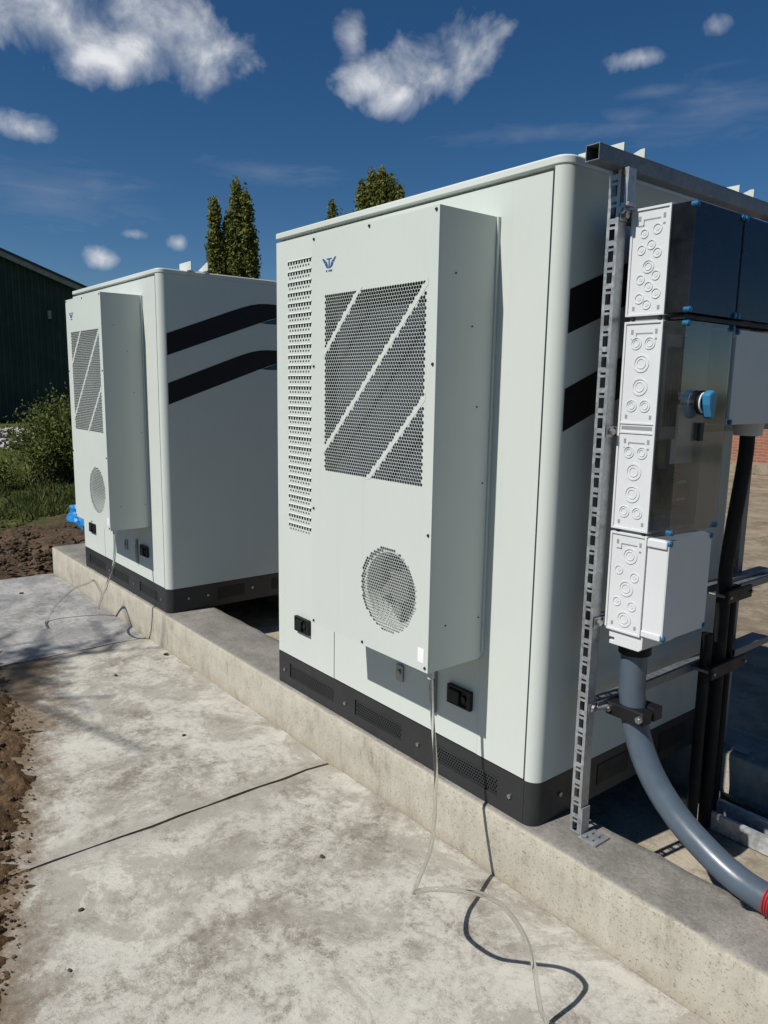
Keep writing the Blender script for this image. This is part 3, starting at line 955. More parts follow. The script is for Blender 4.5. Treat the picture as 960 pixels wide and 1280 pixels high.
# ================================================================== CABINET
def rounded_rect(x0, x1, y0, y1, r, n=8, corners=(1, 1, 1, 1)):
    pts = []
    for (cx, cy, a0, on) in ((x1 - r, y0 + r, -90, corners[0]), (x1 - r, y1 - r, 0, corners[1]), (x0 + r, y1 - r, 90, corners[2]), (x0 + r, y0 + r, 180, corners[3])):
        if on:
            for k in range(n + 1):
                a = R(a0 + 90 * k / n); pts.append((cx + r * math.cos(a), cy + r * math.sin(a)))
        else:
            pts.append((cx + (r if a0 in (-90, 0) else -r), cy + (-r if a0 in (-90, 180) else r)))
    return pts
def body_poly(r=0.046, rec=0.03):
    pts = [(-W, rec), (-0.0465, rec), (-0.0465, 0.0)]
    for cx, cy, a0 in ((-r, r, -90), (-r, D - r, 0), (-W + r, D - r, 90)):
        for k in range(11):
            a = R(a0 + 9 * k); pts.append((cx + r * math.cos(a), cy + r * math.sin(a)))
    out = []
    for p in pts:
        if not out or (abs(out[-1][0] - p[0]) + abs(out[-1][1] - p[1])) > 1e-4: out.append(p)
    return out

def make_cabinet(label):
    root = empty('equipment_cabinet', (0, 0, K), label, 'cabinet', 'white equipment cabinets standing on the kerbs')
    b = MB(); b.prism(body_poly(), 'z', ZB, H - 0.030); b.build('body', WHITE, root, smooth=30)
    lid = MB(); lid.prism(rounded_rect(-W - 0.002, 0.002, -0.003, D + 0.002, 0.048, 10, (1, 1, 1, 0)), 'z', H - 0.0295, H)
    lid.build('roof', WHITE, root, smooth=30, bevel=0.006)
    # door
    LX0, LX1, LZ0, LH = -1.581, -1.373, 0.806, 0.0468
    NL = 27
    d = MB(); ztop = H - 0.043
    rect_ring(d, -W + 0.001, -1.1925, ZB + 0.003, ztop, [(LX0, LX1, LZ0, LZ0 + NL * LH)], 0.0, 0.026)
    d.box(-1.1925, -0.2765, 0.0, 0.026, 0.541, ztop)
    d.box(-0.2765, -0.0535, 0.0, 0.026, ZB + 0.003, ztop)
    door = d.build('door', WHITE, root)
    lp = MB(); lp.box(-1.187, -0.2770, 0.0, 0.0255, ZB + 0.004, 0.535)
    lp.build('lower_panel', WHITE, root)
    vb = MB(); vb.box(LX0 - 0.01, LX1 + 0.01, 0.0262, 0.0285, LZ0 - 0.01, LZ0 + NL * LH + 0.01); vb.build('vent_backing', VOID, root)
    # louvre: a strip with two staggered lines of square holes under a pressed lip
    lv = MB(); wv = LX1 - LX0
    bands = [(0.0, 0.005, None), (0.005, 0.014, ('b', 0.0225, 0.0105, 0.011)), (0.014, 0.0205, None), (0.0205, 0.0355, ('a', 0.0225, 0.0145, 0.0)), (0.0355, LH, None)]
    for z0, z1, hs_ in bands:
        if hs_ is None: lv.box(0, wv, 0.0, 0.002, z0, z1)
        else:
            _, pt, hw, off = hs_; x = 0.0; c = 0.012 + off
            while c + hw / 2 < wv - 0.004:
                lv.box(x, c - hw / 2, 0.0, 0.002, z0, z1); x = c + hw / 2; c += pt
            lv.box(x, wv, 0.0, 0.002, z0, z1)
    lv.prism([(-0.0005, 0.0375), (-0.0035, 0.0366), (-0.0030, 0.0385), (-0.0005, 0.0415)], 'x', 0.004, wv - 0.004)
    l0 = lv.build('louvre', WHITE, door, loc=(LX0, 0.0, LZ0))
    for k in range(1, NL): inst(l0, 'louvre', door, (LX0, 0.0, LZ0 + k * LH))
    # latches
    def latch(x, z):
        m = MB(); m.box(-0.061, 0.061, -0.010, -0.0005, -0.037, 0.037)
        m.box(-0.061, -0.050, -0.018, -0.0101, -0.037, 0.037); m.box(0.044, 0.061, -0.018, -0.0101, -0.037, 0.037)
        m.box(-0.0499, 0.0439, -0.018, -0.0101, 0.029, 0.037); m.box(-0.0499, 0.0439, -0.018, -0.0101, -0.037, -0.029)
        m.prism([(-0.0105, -0.027), (-0.024, -0.025), (-0.022, 0.020), (-0.0105, 0.026)], 'x', -0.046, 0.006)
        m.cyl((0.025, -0.0105, 0), (0.025, -0.019, 0), 0.012, n=14)
        return m.build('latch', BLACKP, root, bevel=0.002, loc=(x, 0, z))
    latch(-1.444, 0.356); latch(-0.365, 0.362)
    lk = MB(); lk.box(-0.02, 0.02, -0.012, -0.0005, -0.035, 0.035); lk.cyl((0, -0.012, 0.005), (0, -0.02, 0.005), 0.012, n=12)
    lk.build('door_lock', STEEL, root, bevel=0.003, loc=(-0.715, 0, 0.345))
    hg = MB(); hg.box(-0.008, 0.008, -0.014, -0.0005, -0.085, 0.085); hg.cyl((0.0, -0.014, -0.05), (0.0, -0.014, 0.05), 0.007, n=10)
    hg.build('hinge', STEEL, root, loc=(-0.505, 0, 0.335))
    # base plinth
    pb = MB(); pb.prism(body_poly(0.046, 0.022), 'z', 0.0, ZB - 0.002); base = pb.build('base', BASEM, root, smooth=30)
    VZ0, VZ1 = 0.048, 0.120
    vents = [(-1.575, -1.190), (-1.028, -0.705), (-0.498, -0.166)]
    fp = MB(); rect_ring(fp, -W, -0.048, 0.0, ZB - 0.002, [(a, b_, VZ0, VZ1) for a, b_ in vents], 0.0, 0.0215)
    fp.build('base_panel', BASEM, base)
    for a, b_ in vents:
        gr = MB(); hexfield(gr, a, b_, VZ0, VZ1, 0.006, 0.0125, 0.0045, lambda x, z: True, 0.002)
        gr.build('vent_grille', BASEM, base)
        gb = MB(); gb.box(a, b_, 0.0205, 0.0212, VZ0, VZ1); gb.build('vent_backing', VOID, base)
    for x in (-1.62, -1.10, -0.60, -0.11):
        bt = MB(); bt.cyl((0, -0.0005, 0), (0, -0.006, 0), 0.009, n=6); bt.build('base_bolt', STEEL, base, loc=(x, 0, 0.075))
    for y in (0.14, 0.28, 0.62, 1.05):
        bt = MB(); bt.cyl((0.0005, 0, 0), (0.006, 0, 0), 0.009, n=6); bt.build('base_bolt', STEEL, base, loc=(0, y, 0.085))
    for y in (0.36, 0.78):
        sv = MB(); sv.box(0.0004, 0.003, y, y + 0.2, 0.045, 0.125); sv.build('side_vent_cover', BLACKP, base, bevel=0.001)
    # stripes on the right flank
    def band(dz):
        tp = [(0.043, 2.055), (0.50, 2.225), (0.58, 2.253), (0.64, 2.271), (0.70, 2.283), (0.76, 2.288), (1.12, 2.286)]
        bt = [(1.12, 2.214), (0.95, 2.214), (0.90, 2.211), (0.85, 2.203), (0.78, 2.184), (0.70, 2.157), (0.043, 1.920)]
        return [(y, z - K + dz) for y, z in tp + bt]
    def tband(dz):
        return [(y, z - K + dz) for y, z in [(0.712, 2.159), (0.85, 2.2015), (0.90, 2.2095), (0.95, 2.2125), (1.12, 2.2125), (1.12, 2.160), (0.76, 2.155)]]
    for dz in (0.0, -0.306):
        m = MB(); m.prism(band(dz), 'x', 0.0003, 0.0011); m.build('black_stripe', DECALK, root)
        m = MB(); m.prism(tband(dz), 'x', 0.0003, 0.0011); m.build('teal_stripe', DECALT, root)
    # lifting brackets on the roof
    for y in (0.19, 0.92):
        m = MB(); m.box(-0.11, -0.012, y + 0.0051, y + 0.125, H + 0.0005, H + 0.006)
        m.box(-0.11, 0.06, y, y + 0.005, H + 0.0005, H + 0.052)
        m.prism([(-0.11, H + 0.0062), (0.06, H + 0.0062), (0.06, H + 0.056), (0.045, H + 0.056)], 'y', y + 0.112, y + 0.117)
        m.build('lifting_bracket', WHITE, root)
        m = MB(); m.box(-W + 0.012, -W + 0.11, y + 0.0051, y + 0.125, H + 0.0005, H + 0.006); m.box(-W - 0.0, -W + 0.11, y, y + 0.005, H + 0.0005, H + 0.03)
        m.build('lifting_bracket', WHITE, root)
    # ---------------- cooling unit on the door
    UX0, UX1, UD, UZ0, UZ1 = -0.972, -0.267, 0.2666, 0.545, 2.055
    cu = MB()
    cu.box(UX0, UX0 + 0.003, -UD + 0.001, -0.0005, UZ0, UZ1); cu.box(UX1 - 0.003, UX1, -UD + 0.001, -0.0005, UZ0, UZ1)
    cu.box(UX0 + 0.0031, UX1 - 0.0031, -UD + 0.001, -0.0005, UZ0, UZ0 + 0.003); cu.box(UX0 + 0.0031, UX1 - 0.0031, -UD + 0.001, -0.0005, UZ1 - 0.003, UZ1)
    unit = cu.build('cooling_unit', WHITE, root)
    fl_ = MB(); fl_.box(UX1 + 0.0002, UX1 + 0.007, -0.012, -0.0006, UZ0 + 0.02, UZ1 - 0.0); fl_.box(UX0 - 0.007, UX0 - 0.0002, -0.012, -0.0006, UZ0 + 0.02, UZ1)
    fl_.build('mounting_flange', WHITE, unit)
    fx = MB(); y = -UD
    PX0, PX1, PZ0, PZ1 = -0.893, -0.312, 1.172, 1.846
    CX, CZ, CR = -0.487, 0.788, 0.153
    # frame of the front panel around the two perforated fields
    q = lambda x0, x1, z0, z1: fx.quad((x0, y, z0), (x1, y, z0), (x1, y, z1), (x0, y, z1))
    C0, C1, D0, D1 = CX - 0.18, CX + 0.18, CZ - 0.18, CZ + 0.18
    q(UX0, UX1, UZ0, D0); q(UX0, C0, D0, D1); q(C1, UX1, D0, D1); q(UX0, UX1, D1, PZ0); q(UX0, PX0, PZ0, PZ1); q(PX1, UX1, PZ0, PZ1); q(UX0, UX1, PZ1, UZ1)
    bars = [(-0.682 + 0.004, 2.078 - K), (-0.328, 2.062 - K), (-0.322, 1.707 - K)]
    def keep(x, z):
        for bx, bz in bars:
            if abs((x - bx) - (z - bz)) / math.sqrt(2) < 0.0098: return False
        return True
    hexfield(fx, PX0, PX1, PZ0, PZ1, y, 0.0131, 0.0069, keep)
    for bx, bz in bars:
        hw = 0.0080 * math.sqrt(2)
        big = 2.0
        pl = clip_poly([(bx - big - hw, bz - big), (bx - big + hw, bz - big), (bx + big + hw, bz + big), (bx + big - hw, bz + big)], PX0, PX1, PZ0, PZ1)
        gb_ = MB(); gb_.prism(pl, 'y', y - 0.0009, y - 0.0002); gb_.build('grille_bar', WHITE, unit)
    hexfield(fx, C0, C1, D0, D1, y, 0.0122, 0.0064, lambda x, z: (x - CX) ** 2 + (z - CZ) ** 2 < CR ** 2)
    e = 0.012                                               # folded edges of the sheet
    fx.quad((UX0, y, UZ0), (UX1, y, UZ0), (UX1, y + e, UZ0 - 0.0004), (UX0, y + e, UZ0 - 0.0004))
    fx.quad((UX0, y, UZ1), (UX1, y, UZ1), (UX1, y + e, UZ1 + 0.0004), (UX0, y + e, UZ1 + 0.0004))
    fx.quad((UX0, y, UZ0), (UX0, y, UZ1), (UX0 - 0.0004, y + e, UZ1), (UX0 - 0.0004, y + e, UZ0))
    fx.quad((UX1, y, UZ0), (UX1, y, UZ1), (UX1 + 0.0004, y + e, UZ1), (UX1 + 0.0004, y + e, UZ0))
    fx.build('front_panel', WHITE, unit)
    co = MB(); co.box(PX0 - 0.03, PX1 + 0.03, -0.215, -0.19, PZ0 - 0.02, PZ1 + 0.02); co.build('condenser_coil', COIL, unit)
    sh_ = MB(); sh_.ring((CX, CZ), 'y', CR - 0.018, CR + 0.006, -UD + 0.012, -0.17, 40); sh_.build('fan_ring', WHITE, unit, smooth=40)
    fb = MB(); fb.box(CX - 0.2, CX + 0.2, -0.168, -0.16, CZ - 0.2, CZ + 0.2); fb.cyl((CX, -0.168, CZ), (CX, -0.215, CZ), 0.055, n=24)
    fb.build('fan_housing', FANM, unit, smooth=40)
    for k in range(6):
        a = R(60 * k + 12); ca, sa = math.cos(a), math.sin(a); m = MB()
        pts = [(0.05, -0.02, 0.01), (0.128, -0.035, 0.012), (0.128, 0.035, -0.012), (0.05, 0.02, -0.01)]
        vv = [(CX + r_ * ca - t_ * sa, -0.19 + dy, CZ + r_ * sa + t_ * ca) for r_, t_, dy in pts]
        m.quad(*vv); m.build('fan_blade', FANM, unit)
    # emblem: two wing-like leaves, a T between them and a tiny row of marks below
    em = MB(); ex, ez, ey0, ey1 = -0.858, 1.946, y - 0.0006, y + 0.0004
    def flat(poly): em.prism([(ex + a, ez + b_) for a, b_ in poly], 'y', ey0, ey1)
    flat([(-0.016, 0.019), (0.016, 0.019), (0.016, 0.0145), (-0.016, 0.0145)]); flat([(-0.0042, 0.0143), (0.0042, 0.0143), (0.0042, -0.012), (-0.0042, -0.012)])
    flat([(-0.011, -0.0122), (0.011, -0.0122), (0.013, -0.016), (-0.013, -0.016)])
    for sg in (-1, 1):
        flat([(sg * 0.006, -0.014), (sg * 0.020, -0.012), (sg * 0.029, 0.002), (sg * 0.012, 0.004)][::sg])
        flat([(sg * 0.013, 0.0055), (sg * 0.031, 0.0035), (sg * 0.038, 0.011), (sg * 0.024, 0.0125)][::sg])
        flat([(sg * 0.025, 0.0135), (sg * 0.0395, 0.0125), (sg * 0.045, 0.021), (sg * 0.036, 0.021)][::sg])
    for x0, x1 in ((-0.020, -0.012), (-0.004, 0.003), (0.005, 0.011), (0.013, 0.020)):
        flat([(x0, -0.022), (x1, -0.022), (x1, -0.029), (x0, -0.029)])
    em.build('emblem', LOGOB, unit)
    st = MB(); st.box(-0.318, -0.288, y - 0.0008, y + 0.0002, 0.575, 0.625); st.build('sticker', LABELW, unit)
    s0 = None
    for x, z in [(-0.958, 2.045), (-0.618, 2.043), (-0.281, 2.043), (-0.281, 1.575), (-0.281, 1.02), (-0.281, 0.56), (-0.958, 1.575), (-0.958, 1.02), (-0.631, 0.556), (-0.958, 0.556)]:
        if s0 is None:
            m = MB(); m.cyl((0, -0.0004, 0), (0, -0.004, 0), 0.0055, 0.0045, n=10); s0 = m.build('screw', SCREWM, unit, loc=(x, y, z))
        else: inst(s0, 'screw', unit, (x, y, z))
    m = MB(); m.cyl((0.0002, 0, 0), (0.003, 0, 0), 0.0030, 0.0026, n=8); s1 = m.build('side_screw', SCREWM, unit, loc=(UX1, -0.19, 1.86))
    for y_, z_ in [(-0.11, 1.70), (-0.075, 1.44), (-0.035, 1.18), (-0.03, 0.70), (-0.19, 0.70)]: inst(s1, 'side_screw', unit, (UX1, y_, z_))
    m = MB(); m.cyl((-0.285, -0.235, UZ0 - 0.001), (-0.285, -0.235, UZ0 - 0.03), 0.011, n=12); m.build('drain_spout', PLASTG, unit, smooth=40)
    return root
cab = make_cabinet('near white equipment cabinet with its perforated cooling unit, beside the junction boxes')
far = copy_tree(cab)
far.location = (-S, 0, K)
far['label'] = 'far white equipment cabinet in front of the green shed, dark stripes on its side'

# ================================================================== STRUT FRAME
frame = empty('strut_frame', (0.1, 0.12, K), 'galvanised slotted strut frame standing beside the near cabinet', 'frame')
frame_loc = Vector((0.1, 0.12, K))
def fbuild(m, name, mat, **kw):
    m.v = [(a - frame_loc.x, b - frame_loc.y, c - frame_loc.z) for a, b, c in m.v]
    return m.build(name, mat, frame, **kw)
def slotted_face(mb, x0, x1, y, th, z0, z1, pitch=0.0625):
    c0, c1 = (x0 + x1) / 2 - 0.0095, (x0 + x1) / 2 + 0.0095
    mb.box(x0, c0, y, y + th, z0, z1); mb.box(c1, x1, y, y + th, z0, z1)
    z = z0
    while z < z1 - 0.001:
        for a, b in ((0.0, 0.006), (0.038, 0.0455), (0.0535, pitch)):       # slot 8..38, dot 45.5..53.5
            if z + a < z1: mb.box(c0 + 0.00005, c1 - 0.00005, y, y + th, z + a, min(z1, z + b))
        z += pitch
def post(y0, x0, z0, z1, mat):
    m = MB(); x1 = x0 + 0.040
    slotted_face(m, x0, x1, y0, 0.0025, z0, z1)
    m.box(x0, x0 + 0.0025, y0 + 0.0026, y0 + 0.041, z0, z1); m.box(x1 - 0.0025, x1, y0 + 0.0026, y0 + 0.041, z0, z1)
    m.box(x0 + 0.0026, x0 + 0.011, y0 + 0.0385, y0 + 0.041, z0, z1); m.box(x1 - 0.011, x1 - 0.0026, y0 + 0.0385, y0 + 0.041, z0, z1)
    return fbuild(m, 'post', mat)
post(0.10, 0.079, K + 0.003, 2.393, GALV)
post(1.135, 0.046, K + 0.003, 2.393, GALVD)
def tube_y(x0, x1, y0, y1, z0, z1, th=0.003):
    m = MB(); m.box(x0, x1, y0, y1, z0, z0 + th); m.box(x0, x1, y0, y1, z1 - th, z1)
    m.box(x0, x0 + th, y0, y1, z0 + th, z1 - th); m.box(x1 - th, x1, y0, y1, z0 + th, z1 - th)
    return m
fbuild(tube_y(0.078, 0.126, -0.022, 1.30, 2.394, 2.440), 'top_beam', GALVD, bevel=0.001)
for z in (2.248, 1.605, 0.985, 0.690):
    fbuild(tube_y(0.090, 0.1315, 0.142, 1.32, z, z + 0.03, 0.0025), 'rail', GALVD)
    m = MB(); m.box(0.1225, 0.1255, 0.1005, 0.1415, z - 0.002, z + 0.032); m.cyl((0.1256, 0.121, z + 0.015), (0.136, 0.121, z + 0.015), 0.011, n=6); fbuild(m, 'rail_bolt', STEEL)
# stirrup bracket under the beam
m = MB(); m.box(0.133, 0.144, 0.10, 0.14, 2.296, 2.3935); m.box(0.1225, 0.150, 0.10, 0.14, 2.286, 2.2959); m.box(0.1265, 0.1329, 0.101, 0.139, 2.375, 2.3935)
fbuild(m, 'bracket', GALV, bevel=0.001)
m = MB(); m.cyl((0.128, 0.09, 2.276), (0.128, 0.148, 2.276), 0.006, n=8); m.cyl((0.128, 0.096, 2.276), (0.128, 0.106, 2.276), 0.012, n=6); fbuild(m, 'threaded_rod', STEEL)
# foot plate
m = MB()
m.box(0.1195, 0.1265, 0.10, 0.142, K + 0.004, K + 0.10)
for xa, xb in ((0.127, 0.145), (0.153, 0.170), (0.178, 0.196)): m.box(xa, xb, 0.085, 0.165, K + 0.001, K + 0.007)
for ya, yb2 in ((0.085, 0.100), (0.115, 0.133), (0.150, 0.165)):
    m.box(0.1451, 0.1529, ya, yb2, K + 0.001, K + 0.0068); m.box(0.1701, 0.1779, ya, yb2, K + 0.001, K + 0.0068)
fbuild(m, 'foot_plate', GALV)
m = MB(); m.box(0.126, 0.2, 1.13, 1.19, K + 0.001, K + 0.007); fbuild(m, 'foot_plate', GALVD)

# ================================================================== JUNCTION BOXES
BX0, BX1, BX2 = 0.1325, 0.262, 0.334
def knockouts(mb, y, x0, x1, z0, z1, lay):
    """embossed knock-out rings on the flank (plane y, facing -y)"""
    for u, v_, r in lay:
        cx = x0 + u * (x1 - x0); cz = z0 + v_ * (z1 - z0)
        mb.ring((cx, cz), 'y', r * 0.80, r, y - 0.0022, y + 0.0004, 22)
        if r > 0.017:
            mb.ring((cx, cz), 'y', r * 0.48, r * 0.60, y - 0.0018, y + 0.0004, 18)
        else:
            mb.ring((cx, cz), 'y', 0.001, r * 0.45, y - 0.001, y + 0.0004, 12)
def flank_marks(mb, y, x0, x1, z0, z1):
    """corner recess lines and fixing holes on the flank, their shade drawn as thin dark strips"""
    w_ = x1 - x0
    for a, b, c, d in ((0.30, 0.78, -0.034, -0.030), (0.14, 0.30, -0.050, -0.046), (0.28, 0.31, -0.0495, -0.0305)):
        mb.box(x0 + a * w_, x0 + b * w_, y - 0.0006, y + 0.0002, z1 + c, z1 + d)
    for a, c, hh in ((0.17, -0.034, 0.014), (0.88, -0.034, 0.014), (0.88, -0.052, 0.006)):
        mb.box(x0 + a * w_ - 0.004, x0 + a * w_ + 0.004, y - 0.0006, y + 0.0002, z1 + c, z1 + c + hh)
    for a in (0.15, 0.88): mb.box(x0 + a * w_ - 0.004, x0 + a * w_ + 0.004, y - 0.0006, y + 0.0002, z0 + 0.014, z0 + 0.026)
LAY_TOP = [(0.70, 0.80, .0155), (0.33, 0.77, .0135), (0.55, 0.66, .0145), (0.27, 0.62, .0145), (0.74, 0.58, .0145), (0.50, 0.46, .020), (0.30, 0.34, .0145), (0.74, 0.37, .0145), (0.55, 0.27, .0145), (0.30, 0.16, .0155), (0.78, 0.20, .0155), (0.53, 0.10, .0145)]
LAY_MID = [(0.31, 0.80, .0190), (0.71, 0.80, .0190), (0.50, 0.60, .0270), (0.50, 0.37, .0270), (0.29, 0.18, .0190), (0.69, 0.18, .0190)]
LAY_LOW = [(0.58, 0.79, .026), (0.26, 0.63, .015), (0.76, 0.58, .016), (0.52, 0.45, .026), (0.26, 0.30, .015), (0.74, 0.28, .016), (0.52, 0.13, .026)]
def junction_box(label, y0, y1, z0, z1, lidmat, clear, flank=None, x2=BX2, opaque_wall=True, split=None):
    o = empty('junction_box', (BX0, (y0 + y1) / 2, z0), label, 'junction box', 'junction boxes on the strut frame')
    off = Vector((BX0, (y0 + y1) / 2, z0))
    def add(m, name, mat, par=None, **kw):
        m.v = [(a - off.x, b - off.y, c - off.z) for a, b, c in m.v]
        return m.build(name, mat, par or o, **kw)
    th = 0.004
    m = MB(); m.box(BX0, BX0 + th, y0, y1, z0, z1)
    m.box(BX0 + th + .0001, BX1, y0, y0 + th, z0, z1); m.box(BX0 + th + .0001, BX1, y1 - th, y1, z0, z1)
    m.box(BX0 + th + .0001, BX1, y0 + th + .0001, y1 - th - .0001, z0, z0 + th); m.box(BX0 + th + .0001, BX1, y0 + th + .0001, y1 - th - .0001, z1 - th, z1)
    shell = add(m, 'box_shell', PLASTW, bevel=0.0012)
    # raised rim around the visible flank
    m = MB(); e = 0.007
    m.box(BX0, BX0 + e, y0 - 0.004, y0 - .0001, z0, z1); m.box(BX1 - e, BX1, y0 - 0.004, y0 - .0001, z0, z1)
    m.box(BX0 + e + .0001, BX1 - e - .0001, y0 - 0.004, y0 - .0001, z0, z0 + e); m.box(BX0 + e + .0001, BX1 - e - .0001, y0 - 0.004, y0 - .0001, z1 - e, z1)
    add(m, 'flank_rim', PLASTW, shell, bevel=0.0008)
    if flank:
        mk = MB()
        for (za, zb), lay in flank:
            for kk in lay:
                m = MB(); knockouts(m, y0, BX0 + 0.008, BX1 - 0.008, za, zb, [kk]); add(m, 'knockout', PLASTW, shell, smooth=40)
            flank_marks(mk, y0, BX0 + 0.008, BX1 - 0.008, za, zb)
        stuff(add(mk, 'recess_shade', SHAFTG, shell))  # grey strips drawing the shade of recesses and holes
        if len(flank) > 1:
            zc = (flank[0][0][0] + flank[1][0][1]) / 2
            m = MB(); m.box(BX0 + 0.012, BX1 - 0.012, y0 - 0.0007, y0 + 0.0002, zc - 0.0055, zc + 0.0055); add(m, 'groove_shade', SHAFTG, shell)  # flat grey strip stands in for the shade in the groove
            for sg in (-1, 1):
                m = MB(); m.box(BX0 + 0.0072, BX1 - 0.0072, y0 - 0.003, y0 - 0.0001, zc + sg * 0.0145 - 0.003, zc + sg * 0.0145 + 0.003); add(m, 'flank_rib', PLASTW, shell, bevel=0.0008)
    # lid: a tray of real wall thickness
    lt = 0.003; a0 = BX1 + 0.0005; i = 0.004
    m = MB(); m.box(x2 - lt, x2, y0 + i, y1 - i, z0 + i, z1 - i)
    m.box(a0, x2 - lt - .0001, y0 + i, y0 + i + lt, z0 + i, z1 - i); m.box(a0, x2 - lt - .0001, y1 - i - lt, y1 - i, z0 + i, z1 - i)
    m.box(a0, x2 - lt - .0001, y0 + i + lt + .0001, y1 - i - lt - .0001, z0 + i, z0 + i + lt); m.box(a0, x2 - lt - .0001, y0 + i + lt + .0001, y1 - i - lt - .0001, z1 - i - lt, z1 - i)
    lid = add(m, 'lid', lidmat, bevel=0.0 if clear else 0.003)
    if not clear:
        m = MB(); r_ = 0.014
        m.box(a0 + 0.0005, x2 - 0.004, y0 - 0.003, y0 + 0.0035, z1 - 0.030, z1 - 0.005); add(m, 'lid_corner', lidmat, lid, bevel=0.006)
        m = MB(); m.box(a0 + 0.0005, x2 - 0.004, y0 - 0.003, y0 + 0.0035, z0 + 0.005, z0 + 0.026); add(m, 'lid_corner', lidmat, lid, bevel=0.006)
    zs = [z0 + 0.012, z1 - 0.012]
    for yy in (y0 + 0.010, y1 - 0.010):
        for zz in zs:
            m = MB(); m.cyl((x2 - 0.015, yy, zz), (x2 + 0.004, yy, zz), 0.0092, n=12); m.cyl((x2 + 0.004, yy, zz), (x2 + 0.006, yy, zz), 0.006, n=12)
            add(m, 'lid_screw', BLUEC, smooth=40)
    return o, add
G = 0.0035
t1, a1 = junction_box('top left junction box with navy clear lid, uppermost with the embossed flank', 0.15, 0.434, 1.969, 2.281, CLEARN, True, [((1.972, 2.278), LAY_TOP)])
t2, a2 = junction_box('top row clear-lidded junction box, second from the post', 0.437, 0.721, 1.969, 2.281, CLEARN, True)
t3, a3 = junction_box('top row clear-lidded junction box farthest from the post', 0.724, 1.008, 1.969, 2.281, CLEARN, True)
s1, as1 = junction_box('tall smoked clear junction box with blue rotary handle', 0.15, 0.432, 1.314, 1.954, CLEAR, True,
                       [((1.648, 1.950), LAY_MID), ((1.318, 1.620), LAY_MID)])
g1, ag1 = junction_box('wide grey-lidded junction box over the black conduit at the right edge', 0.446, 1.008, 1.641, 1.945, PLASTG, False)
w1, aw1 = junction_box('white closed junction box at the bottom over the grey pipe', 0.15, 0.412, 0.980, 1.304, PLASTW, False, [((0.984, 1.300), LAY_LOW)])

# contents of the clear boxes
DX = BX0 - 0.1015
for add, ya, yb2 in ((a1, 0.15, 0.434), (a2, 0.437, 0.721), (a3, 0.724, 1.008)):
    m = MB(); m.box(0.112 + DX, 0.118 + DX, ya + 0.02, yb2 - 0.02, 2.0, 2.25); add(m, 'mounting_plate', SHAFTG)
    for k in range(3):
        m = MB(); y = ya + 0.035 + k * 0.073
        m.box(0.1185 + DX, 0.205 + DX, y, y + 0.066, 2.03, 2.22); m.box(0.2049 + DX, 0.225 + DX, y + 0.02, y + 0.046, 2.09, 2.17); add(m, 'fuse_holder', BLACKP if k != 1 else SHAFTG, bevel=0.003)
    m = MB(); m.box(0.236 + DX, 0.246 + DX, ya + 0.03, yb2 - 0.06, 2.185, 2.193); add(m, 'busbar', STEEL)
m = MB(); m.box(0.112 + DX, 0.118 + DX, 0.17, 0.41, 1.345, 1.93); as1(m, 'mounting_plate', PLASTW)
m = MB(); m.box(0.1185 + DX, 0.225 + DX, 0.185, 0.275, 1.60, 1.92); as1(m, 'switch_body', SHAFTG, bevel=0.004)
m = MB(); m.box(0.1185 + DX, 0.17 + DX, 0.285, 0.40, 1.76, 1.92); as1(m, 'switch_body', BLACKP, bevel=0.004)
for k in range(3):
    y = 0.182 + k * 0.033
    m = MB(); m.tube(spline([(0.17 + DX, y, 1.60), (0.172 + DX, y + 0.004, 1.52), (0.165 + DX, y + 0.01, 1.42), (0.16 + DX, y + 0.02, 1.33)], 5), 0.013, 8); as1(m, 'cable', PVCD, smooth=60)
m = MB(); m.cyl((0.1185 + DX, 0.345, 1.43), (0.19 + DX, 0.345, 1.43), 0.065, n=24); m.cyl((0.19 + DX, 0.345, 1.43), (0.215 + DX, 0.345, 1.43), 0.056, n=24); as1(m, 'current_transformer', BLACKP, smooth=40, bevel=0.004)
m = MB(); m.box(0.1185 + DX, 0.15 + DX, 0.18, 0.39, 1.34, 1.37); as1(m, 'terminal_strip', COPPER)
for za, zb in ((1.455, 1.465), (1.40, 1.408)):
    m = MB(); m.box(0.2155 + DX, 0.2195 + DX, 0.32, 0.37, za, zb); as1(m, 'transformer_label', PLASTG)
m = MB(); m.box(0.205 + DX, 0.209 + DX, 0.282, 0.415, 1.52, 1.745); as1(m, 'cover_plate', PLASTW, bevel=0.001)
for k in range(4):
    m = MB(); m.box(0.2251 + DX, 0.229 + DX, 0.195 + k * 0.019, 0.207 + k * 0.019, 1.64, 1.88); as1(m, 'switch_rib', BLACKP)
m = MB(); m.box(0.209 + DX, 0.2125 + DX, 0.30, 0.36, 1.70, 1.73); as1(m, 'rating_plate', LABELW)
m = MB(); m.cyl((0.209 + DX, 0.262, 1.715), (BX2 - 0.0035, 0.262, 1.715), 0.008, n=10); as1(m, 'handle_shaft', STEEL)
# rotary handle on the lid
m = MB(); m.cyl((BX2 + 0.0005, 0.262, 1.715), (BX2 + 0.012, 0.262, 1.715), 0.036, n=24); as1(m, 'handle_rosette', BLACKP, smooth=40, bevel=0.002)
m = MB(); m.ring((0.262, 1.715), 'x', 0.027, 0.032, BX2 + 0.0121, BX2 + 0.016, 24); as1(m, 'handle_collar', PLASTW, smooth=40)
m = MB(); m.prism([(0.240, 1.742), (0.264, 1.752), (0.286, 1.746), (0.286, 1.715), (0.277, 1.672), (0.268, 1.664), (0.258, 1.674), (0.244, 1.71)], 'x', BX2 + 0.0125, BX2 + 0.042)
as1(m, 'rotary_handle', BLUEH, bevel=0.007)
m = MB(); m.box(BX2 + 0.0005, BX2 + 0.012, 0.256, 0.278, 1.600, 1.655); as1(m, 'padlock_tab', BLACKP, bevel=0.002)
